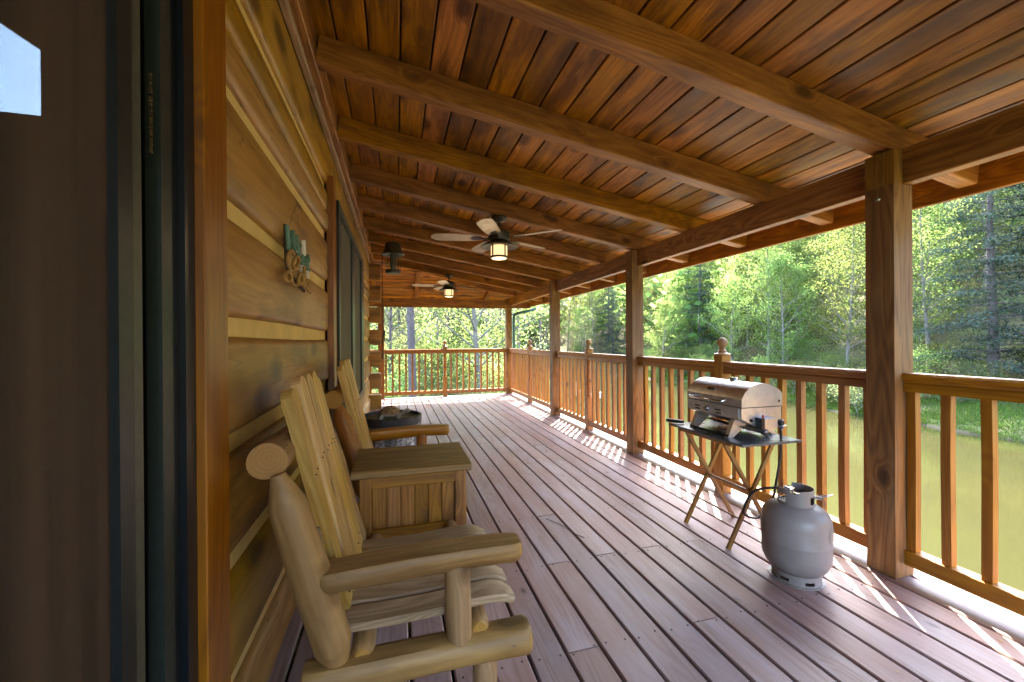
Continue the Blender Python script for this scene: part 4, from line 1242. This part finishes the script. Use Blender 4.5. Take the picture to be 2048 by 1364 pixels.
# ================================================================== WELCOME SIGN
sg = thing('welcome_sign', (XW, 2.03, 1.6), 'hanging teal and rope welcome lake sign on the log wall', 'wall sign')
SX = -.425
def wall_pt(zx, zy, X=SX):
    px, py = 550 + zx / 6.2, 400 + zy / 6.2
    dx, dy = px - 1024, py - 682
    ro = R(-.39); c, s = math.cos(-ro), math.sin(-ro)
    a, b = dx * c - dy * s, dx * s + dy * c
    u, w_ = a / 822., -b / 822.
    ya = R(15.75)
    rx = u * math.cos(ya) + math.sin(ya); ry = -u * math.sin(ya) + math.cos(ya)
    t = X / rx
    return (X, ry * t, CAMH + (w_ - .0017) * t)
def stroke(name, pts, r, mat, X=SX, closed=False, curve=True):
    P = [wall_pt(x, y, X) for x, y in pts]
    if curve: P = catmull(P, 5)
    return MB().tube(P, r, 8).build(name, mat, sg, smooth=True, angle=70)
for nm, pts in (('letter_w', [(150, 310), (168, 600), (192, 400), (212, 600), (226, 385)]), ('letter_e', [(233, 560), (262, 520), (258, 455), (236, 500), (240, 600), (268, 650)]),
                ('letter_l', [(272, 430), (290, 700)]), ('letter_c', [(312, 570), (300, 560), (292, 620), (298, 680), (312, 690)]),
                ('letter_o', [(335, 690), (325, 740), (338, 800), (350, 745), (337, 690)]), ('letter_m', [(357, 810), (358, 665), (370, 760), (382, 680), (390, 850)]),
                ('letter_e', [(398, 780), (416, 765), (414, 700), (400, 725), (403, 840), (420, 880)])):
    stroke(nm, pts, .0085, TEAL, curve=nm not in ('letter_w', 'letter_l', 'letter_m'))
stroke('rope_scroll', [(235, 670), (205, 630), (172, 680), (165, 760), (185, 850), (212, 880), (250, 850), (288, 790), (300, 735), (278, 705), (245, 730), (226, 800), (240, 860), (205, 930)], .0075, ROPE, SX + .012)
stroke('rope_lettering', [(205, 930), (165, 890), (126, 920), (125, 980), (160, 1010), (196, 985), (202, 930), (212, 1010), (250, 1062), (282, 1030), (292, 960), (330, 915), (300, 930), (295, 1000), (312, 1050), (340, 1010), (346, 920), (348, 1050), (366, 1080)], .0075, ROPE, SX + .012)
stroke('rope_lettering', [(368, 820), (366, 1100)], .0075, ROPE, SX + .012, curve=False)
stroke('rope_lettering', [(402, 990), (374, 1050), (396, 1100)], .0065, ROPE, SX + .012)
stroke('rope_lettering', [(398, 1070), (418, 1040), (412, 1000), (398, 1030), (402, 1110), (440, 1150)], .006, ROPE, SX + .012)
stroke('lighthouse', [(345, 500), (350, 690)], .013, WHITEP, SX, curve=False)
stroke('lighthouse_foot', [(328, 780), (332, 900)], .011, WHITEP, SX - .003, curve=False)
stroke('lighthouse_foot', [(396, 880), (396, 980)], .010, WHITEP, SX - .003, curve=False)
stroke('hanging_cord', [(180, 310), (258, 80), (336, 490)], .0018, ROPE, SX, curve=False)
a = wall_pt(130, 290, XW + .008); b = wall_pt(430, 1120, XW + .008)
for (p, q) in (((120, 300), (150, 900)), ((150, 880), (360, 1130))):
    P = [wall_pt(*p, XW + .006), wall_pt(*q, XW + .006)]
    MB().tube(P, .008, 6).build('back_batten', BARKD, sg)
n_ = wall_pt(262, 82, XW)
MB().lathe([(.003, 0), (.003, .02), (.007, .022), (.0001, .024)], 8).build('nail', BRASS, sg, T(*n_) @ Matrix.Rotation(R(90), 4, 'Y'))

# ================================================================== DISH, DOWNSPOUT
dh = thing('satellite_dish', (3.55, 7.65, -.6), 'white satellite dish on a bracket outside the railing, seen edge-on', 'satellite dish')
DM = T(3.55, 7.65, .12) @ Matrix.Rotation(R(-12), 4, 'Z') @ Matrix.Rotation(R(72), 4, 'Y')
MB().lathe([(.0001, -.045), (.12, -.038), (.22, -.018), (.29, .006), (.30, .012), (.29, .012), (.22, -.010), (.12, -.030), (.0001, -.038)], 40).build('reflector', WHITEP, dh, DM, smooth=True)
MB().tube([(3.53, 7.65, .06), (3.40, 7.66, .0), (3.38, 7.66, -2.9)], .022, 10).build('mast', GREENL, dh)
MB().tube([(3.66, 7.63, -.14), (3.85, 7.60, -.05), (3.99, 7.57, .02)], .011, 8).build('feed_arm', WHITEP, dh)
MB().box(-.03, .03, -.03, .03, -.05, .05).build('feed_horn', WHITEP, dh, T(4.0, 7.57, .09) @ Matrix.Rotation(R(-20), 4, 'Y'))
MB().tube(catmull([(3.24, 9.42, 1.965), (3.0, 9.38, 1.90), (2.78, 9.34, 1.85), (2.69, 9.33, 1.80), (2.675, 9.33, 1.68), (2.675, 9.33, 1.2)], 6) + [Vector((2.675, 9.33, -2.9))], .034, 12).build('downspout', GUTT, None, smooth=True,
    label='dark green downspout bending down beside the far corner post', cat='downspout')

# ================================================================== TREES
def tubes_mesh(name, limbs, mat, n=6):
    V = []; F = []
    for pts, rad in limbs:
        mb = MB().tube(pts, rad, n, caps=False); o = len(V)
        V += mb.v; F += [tuple(i + o for i in f) for f in mb.f]
    me = quads(name, V, F, mat)
    me.polygons.foreach_set('use_smooth', np.ones(len(F), bool))
    return me
def leaves_mesh(name, C, S, mat, rng, flat=.35, asp=.62):
    """one small tilted quad per leaf spray; C centres, S sizes"""
    n = len(C)
    nrm = rng.normal(size=(n, 3)); nrm[:, 2] = np.abs(nrm[:, 2]) + flat
    nrm /= np.linalg.norm(nrm, axis=1)[:, None]
    t = rng.normal(size=(n, 3)); u = np.cross(nrm, t); u /= np.linalg.norm(u, axis=1)[:, None]; v = np.cross(nrm, u)
    a = (S * .5)[:, None]; b = (S * .5 * asp)[:, None]
    q = np.stack([C - u*a, C - v*b + u*a*.15, C + u*a, C + v*b + u*a*.15], 1)
    return quads(name, q.reshape(-1, 3), np.arange(4 * n).reshape(-1, 4), mat)
def broadleaf(seed, h, crown_r, low, nb, per, clumps, mat, bark, leaf=.24, tr=.16, layered=.5, sig=.62):
    rg = random.Random(seed); rng = np.random.default_rng(seed)
    limbs = []; C = []; S = []
    lean = (rg.uniform(-.03, .03), rg.uniform(-.03, .03))
    tp = []
    for i in range(9):
        t = i / 8
        tp.append(Vector((lean[0]*h*t + .18*math.sin(t*4+seed), lean[1]*h*t + .18*math.cos(t*3.3+seed) - .18, h * .96 * t)))
    limbs.append((tp, [tr * (1 - .88 * i / 8) for i in range(9)]))
    limbs[0][1][0] *= 1.35
    for b in range(nb):
        f = low + (1 - low) * (b + rg.random()) / nb
        az = b * 2.4 + rg.uniform(-.5, .5)
        pr = math.sin(math.pi * min(1, (f - low) / (1 - low) * .86 + .16)) ** .7
        L = crown_r * pr * rg.uniform(.55, 1.15) + .3
        k = f * 8; i0 = min(int(k), 7); p0 = tp[i0].lerp(tp[i0 + 1], k - i0)
        el = rg.uniform(.15, .75) + .4 * f
        d = Vector((math.cos(az) * math.cos(el), math.sin(az) * math.cos(el), math.sin(el)))
        pts = [p0 + d * (L * s) + Vector((0, 0, (.10 if f < .5 else -.05) * L * s * s)) + Vector((rg.uniform(-1,1), rg.uniform(-1,1), rg.uniform(-1,1))) * .06 * L * s for s in (0, .35, .7, 1)]
        r = max(tr * (1 - f) * .5, .018)
        limbs.append((pts, [r, r*.7, r*.45, r*.2]))
        for c in range(clumps):
            s = rg.uniform(.35, 1.08)
            q = pts[0].lerp(pts[3], s) + Vector((rg.gauss(0, .35), rg.gauss(0, .35), rg.gauss(0, .3))) * (.35 + L * .12)
            if c % 3 == 0:
                limbs.append(([pts[1].lerp(pts[2], rg.random()), q], [.02, .006]))
            n = int(per * rg.uniform(.5, 1.4))
            C.append(rng.normal(size=(n, 3)) * np.array([sig, sig, sig * (1 - layered * .55)]) * rg.uniform(.6, 1.2) + np.array(q))
            S.append(rng.uniform(.55, 1.25, n) * leaf)
    return leaves_mesh('crown', np.concatenate(C), np.concatenate(S), mat, rng), tubes_mesh('trunk', limbs, bark)
def hemlock(seed, h, r, per, mat, bark):
    rg = random.Random(seed); rng = np.random.default_rng(seed); limbs = []; C = []; S = []
    tp = [Vector((.1*math.sin(i + seed), .1*math.cos(i*1.3), h*i/8)) for i in range(9)]
    limbs.append((tp, [.24 * (1 - .93*i/8) for i in range(9)]))
    nb = 90
    for b in range(nb):
        f = .10 + .89 * (b / nb) + rg.uniform(-.01, .01)
        az = b * 2.4 + rg.uniform(-.4, .4); L = (r * (1 - f) ** .75 + .35) * rg.uniform(.6, 1.12)
        p0 = Vector((0, 0, h * f)); d = Vector((math.cos(az), math.sin(az), rg.uniform(-.05, .25)))
        pts = [p0 + d * L * s + Vector((0, 0, -.22 * L * s * s)) for s in (0, .4, .75, 1)]
        limbs.append((pts, [.04*(1-f)+.012, .02, .012, .005]))
        for c in range(int(3 + L * 2.2)):
            s = rg.uniform(.2, 1.03); q = pts[0].lerp(pts[3], s); q.z = (p0 + d*L*s).z - .22*L*s*s
            n = int(per * rg.uniform(.6, 1.3))
            C.append(rng.normal(size=(n, 3)) * np.array([.30, .30, .12]) + np.array(q) + np.array([0, 0, -.08])); S.append(rng.uniform(.6, 1.3, n) * .17)
    return leaves_mesh('crown', np.concatenate(C), np.concatenate(S), mat, rng, .8, .45), tubes_mesh('trunk', limbs, bark)

KIND = {}
for i in range(4):
    KIND['green%d' % i] = broadleaf(20 + i, (15, 17, 13, 18)[i], (4.3, 4.6, 4.4, 4.0)[i], (.12, .2, .08, .24)[i], 50, 46, 6, LEAF, BARK, .17, sig=.50)
for i in range(2):
    KIND['pale%d' % i] = broadleaf(40 + i, (14, 17)[i], 3.2, .22, 36, 32, 5, LEAF2, BARK, .17, .13, sig=.5)
for i in range(2):
    KIND['bare%d' % i] = broadleaf(60 + i, (15, 18)[i], 3.0, .3, 40, 5, 5, LEAF2, BARKD, .2, .14)
for i in range(2):
    KIND['hem%d' % i] = hemlock(80 + i, (19, 16)[i], (4.2, 3.2)[i], 27, NEED, BARKD)
for i in range(2):
    KIND['bush%d' % i] = broadleaf(90 + i, (3.2, 2.4)[i], (1.7, 1.5)[i], .06, 18, 34, 4, (LEAF, LEAF2)[i], BARK, .12, .035, .3, .33)
def tree(kind, x, y, scale, rot, label, cat, group=None, sink=.15, z=None, name=None):
    cm, tm_ = KIND[kind]
    z = float(terrain(x, y)) - sink if z is None else z
    nm = name or {'g': 'broadleaf_tree', 'p': 'pale_leaved_tree', 'b': 'bare_tree', 'h': 'hemlock_tree'}[kind[0]]
    if kind[:4] == 'bush': nm = name or 'bush'
    o = bpy.data.objects.new(nm, None)
    M = T(x, y, z) @ Matrix.Rotation(rot, 4, 'Z') @ Matrix.Diagonal((scale, scale, scale, 1))
    link(o, M); tag(o, label, cat, group)
    c = bpy.data.objects.new('crown', cm); link(c, M, o)
    t = bpy.data.objects.new('trunk' if kind[:4] != 'bush' else 'stem', tm_); link(t, M, o)
    return o
def at(px, v):
    """point on the ground along the view column px, v metres off"""
    u = (px - 1024) / 822. * v; a = R(15.75)
    return u * math.cos(a) + v * math.sin(a), -u * math.sin(a) + v * math.cos(a)
tr_ = random.Random(4)
# trees one can single out
singles = [
 ('hem0', 1985, 29, 1.3, 'tall dark blue-green hemlock towering at the right edge of the view'),
 ('hem1', 2070, 27, 1.2, 'dark hemlock just outside the right edge beside the tallest hemlock'),
 ('hem0', 1400, 60, 1.05, 'dusky grey-green hemlock between two porch posts above the railing finial'),
 ('hem1', 1225, 78, .95, 'dark narrow evergreen showing in the gap left of the second porch post'),
 ('green3', 1853, 33.5, 1.02, 'tall pale-barked broadleaf tree standing on the grassy bank right of the wide post'),
 ('green1', 1697, 39, 1.0, 'broadleaf tree with straight grey trunk on the bank left of the wide post'),
 ('green0', 1560, 46, .95, 'rounded bright green tree leaning over the pond edge above the grill'),
 ('green2', 1330, 60, .85, 'low bright yellow-green tree at the water right of the second porch post'),
 ('bare0', 1170, 76, .9, 'thin nearly leafless tree between the second and third porch posts'),
 ('bare1', 1080, 42, .95, 'leafless grey tree standing behind the green downspout'),
]
fill = [('green1', 1138, 92, 1.0, 'broad green tree filling the gap behind the pond inlet, nearer the third porch post'), ('green3', 1118, 96, 1.0, 'tall green tree behind the pond inlet just left of centre gap'),
        ('green0', 1205, 98, 1.0, 'green tree behind the pond inlet close left of the second porch post'), ('green2', 1160, 88, .9, 'low rounded green tree at the head of the pond inlet'),
        ('green0', 1495, 57, 1.0, 'rounded green tree directly above the grill lid on the bank'), ('green2', 1462, 54, .9, 'low spreading green tree just right of the newel finial behind the grill')]
used = []
for k, px, v, s, lb in singles + fill:
    x, y = at(px, v); used.append((x, y)); tree(k, x, y, s, tr_.uniform(0, 6.28), lb, 'tree')
tree('green1', 3.4, 18.2, .9, .4, 'leafy green tree close behind the far corner of the deck', 'tree'); used.append((3.4, 18.2))
tkx, tky = at(822, 14)
tree('bare1', tkx, tky, 1.25, 1.0, 'straight dark trunked tree just beyond the far railing', 'tree', name='bare_tree'); used.append((tkx, tky))

LB = {'g': 'bright green broadleaf tree', 'p': 'pale airy yellow-green tree', 'b': 'thin grey leafless tree', 'h': 'dusky dark hemlock'}
def bay(px):
    return ('beyond the far railing' if px < 1010 else 'beside the green downspout' if px < 1105 else 'left of the second porch post' if px < 1268
            else 'behind the grill, left half' if px < 1500 else 'behind the grill, right half' if px < 1775 else 'right of the widest post')
def where(px, d):
    return ('in the front row ' if d < 9 else 'low on the slope ' if d < 22 else 'high on the slope ' if d < 45 else 'on the skyline ') + bay(px)
n_placed = 0; tries = 0
while n_placed < 262 and tries < 60000:
    tries += 1
    px = tr_.uniform(640, 2130) if tr_.random() < .95 else tr_.uniform(2130, 3200)
    v = 16 + 118 * tr_.random() ** 1.35
    x, y = at(px, v)
    d = float(pond_dist(x, y))
    if d < 2.0: continue
    if x < 9 and y < 17: continue
    if px > 1600 and px < 2048 and d < 5: continue
    if any(abs(px - a[1]) < (75 if a[0][:3] == 'hem' else 30) and v < a[2] + 4 for a in singles if a[0][:4] != 'bare'): continue
    near_d = 2.5 + v * .014
    if any((x - a) ** 2 + (y - b) ** 2 < near_d ** 2 for a, b in used): continue
    left = px < 1130
    r = tr_.random()
    if left: k = 'bare' if r < .25 else 'pale' if r < .62 else 'green' if r < .9 else 'hem'
    else: k = 'bare' if r < .05 else 'pale' if r < .22 else 'green' if r < .91 else 'hem'
    k += str(tr_.randrange(4 if k == 'green' else 2))
    used.append((x, y)); n_placed += 1
    sc_ = tr_.uniform(.9, 1.35) * (.78 if (left and v < 40) else 1)
    tree(k, x, y, sc_, tr_.uniform(0, 6.28), LB[k[0]] + ' ' + where(px, d), 'tree', {'g': 'broadleaf', 'p': 'pale', 'b': 'leafless', 'h': 'hemlock'}[k[0]] + ' trees ' + where(px, d))
# bushes along the bank and beyond the far railing
nb_ = 0; tries = 0
while nb_ < 210 and tries < 20000:
    tries += 1
    if nb_ < 60:
        px = tr_.uniform(700, 1130); v = tr_.uniform(13.5, 34)
    else:
        px = tr_.uniform(1130, 2150); v = tr_.uniform(24, 90)
    x, y = at(px, v); d = float(pond_dist(x, y))
    if d < .6 or (px > 1130 and d > (9 if nb_ < 130 else 26)) or y < 13: continue
    if px > 1790 and d < 4.5: continue
    nb_ += 1
    k = 'bush%d' % tr_.randrange(2)
    wh = ('close to the water ' if d < 3 else 'under the front trees ' if d < 9 else 'up among the trees ') + bay(px)
    tree(k, x, y, tr_.uniform(.55, 1.15), tr_.uniform(0, 6.28), ('low bright green bush ', 'low pale leafy bush ')[int(k[-1])] + wh, 'bush', ('green bushes ', 'pale bushes ')[int(k[-1])] + wh, .08)
# the rest of the wooded valley, one mass
rng = np.random.default_rng(9)
C = []; S = []
for i in range(2600):
    px = rng.uniform(300, 3600); v = 62 + 240 * rng.random() ** 1.4
    x, y = at(px, v)
    if pond_dist(x, y) < 6: continue
    z = float(terrain(x, y)); h = rng.uniform(11, 19); n = 75
    a = rng.uniform(0, 2*np.pi, n); t = rng.uniform(0, 1, n); rr = 3.6 * np.sin(np.pi * np.clip(t*.85+.12, 0, 1)) ** .7 * np.sqrt(rng.uniform(.2, 1, n))
    C.append(np.stack([x + rr*np.cos(a), y + rr*np.sin(a), z + h * (.15 + .85*t)], 1)); S.append(rng.uniform(.8, 1.7, n))
ff = bpy.data.objects.new('distant_forest', leaves_mesh('distant_forest', np.concatenate(C), np.concatenate(S), LEAF, rng, .3, .8))
link(ff, Matrix()); tag(ff, 'mass of light green forest covering the far hillside', 'forest', kind='stuff')
# grass on the bank and by the house
C = []; 
rng = np.random.default_rng(11)
def blades(n, fpts, hgt, name, label):
    P = fpts(n); x, y = P[:, 0], P[:, 1]; z = terrain(x, y)
    a = rng.uniform(0, np.pi, len(x)); h = rng.uniform(.5, 1.3, len(x)) * hgt; w = h * .16
    dx, dy = np.cos(a) * w, np.sin(a) * w; lx, ly = rng.normal(0, .25, len(x)) * h, rng.normal(0, .25, len(x)) * h
    q = np.stack([np.stack([x-dx, y-dy, z-.02], 1), np.stack([x+dx, y+dy, z-.02], 1), np.stack([x+dx*.2+lx, y+dy*.2+ly, z+h], 1), np.stack([x-dx*.2+lx, y-dy*.2+ly, z+h], 1)], 1)
    o = bpy.data.objects.new(name, quads(name, q.reshape(-1, 3), np.arange(4*len(x)).reshape(-1, 4), GRASSM))
    link(o, Matrix()); tag(o, label, 'grass', kind='stuff')
def bank(n):
    x = rng.uniform(27, 46, n * 3); y = rng.uniform(-6, 60, n * 3); d = pond_dist(x, y)
    k = (d > .1) & (d < 7.5 - 3 * rng.random(len(x)) ) & (wob(x, y, 2.3, 1.0) + rng.normal(0, .4, len(x)) > -.5)
    return np.stack([x[k], y[k]], 1)[:n]
blades(110000, bank, .16, 'bank_grass', 'short bright grass on the far bank of the pond')
def farland(n):
    x = rng.uniform(-8, 9, n * 2); y = rng.uniform(10.5, 38, n * 2); k = (pond_dist(x, y) > .3) & (rng.random(len(x)) < (14 / y) ** 1.2 + .1)
    return np.stack([x[k], y[k]], 1)[:n]
blades(60000, farland, .32, 'meadow_grass', 'tangled green ground cover beyond the far railing')


# dry leaf bits on the boards
rng = np.random.default_rng(21); lt_ = MB()
for i in range(46):
    x, y = rng.uniform(-.2, 2.5), rng.uniform(1.0, 6.5); a = rng.uniform(0, 6.28); q = rng.uniform(.004, .013)
    c, s_ = math.cos(a) * q, math.sin(a) * q
    lt_.add([(x - c, y - s_, .003), (x - s_ * .4, y + c * .4, .0045), (x + c, y + s_, .006), (x + s_ * .4, y - c * .4, .003)], [(0, 1, 2, 3)])
lt_.build('leaf_litter', ROPE, None, label='scattered dry leaf bits and seeds on the deck boards', kind='stuff')
MB().tube(catmull([(.97, 2.62, .004), (1.03, 2.50, .006), (1.06, 2.38, .004), (1.10, 2.30, .005)], 4), .0022, 6).build('twig', BARKD, None, label='thin dark twig lying on the middle deck boards', cat='twig')
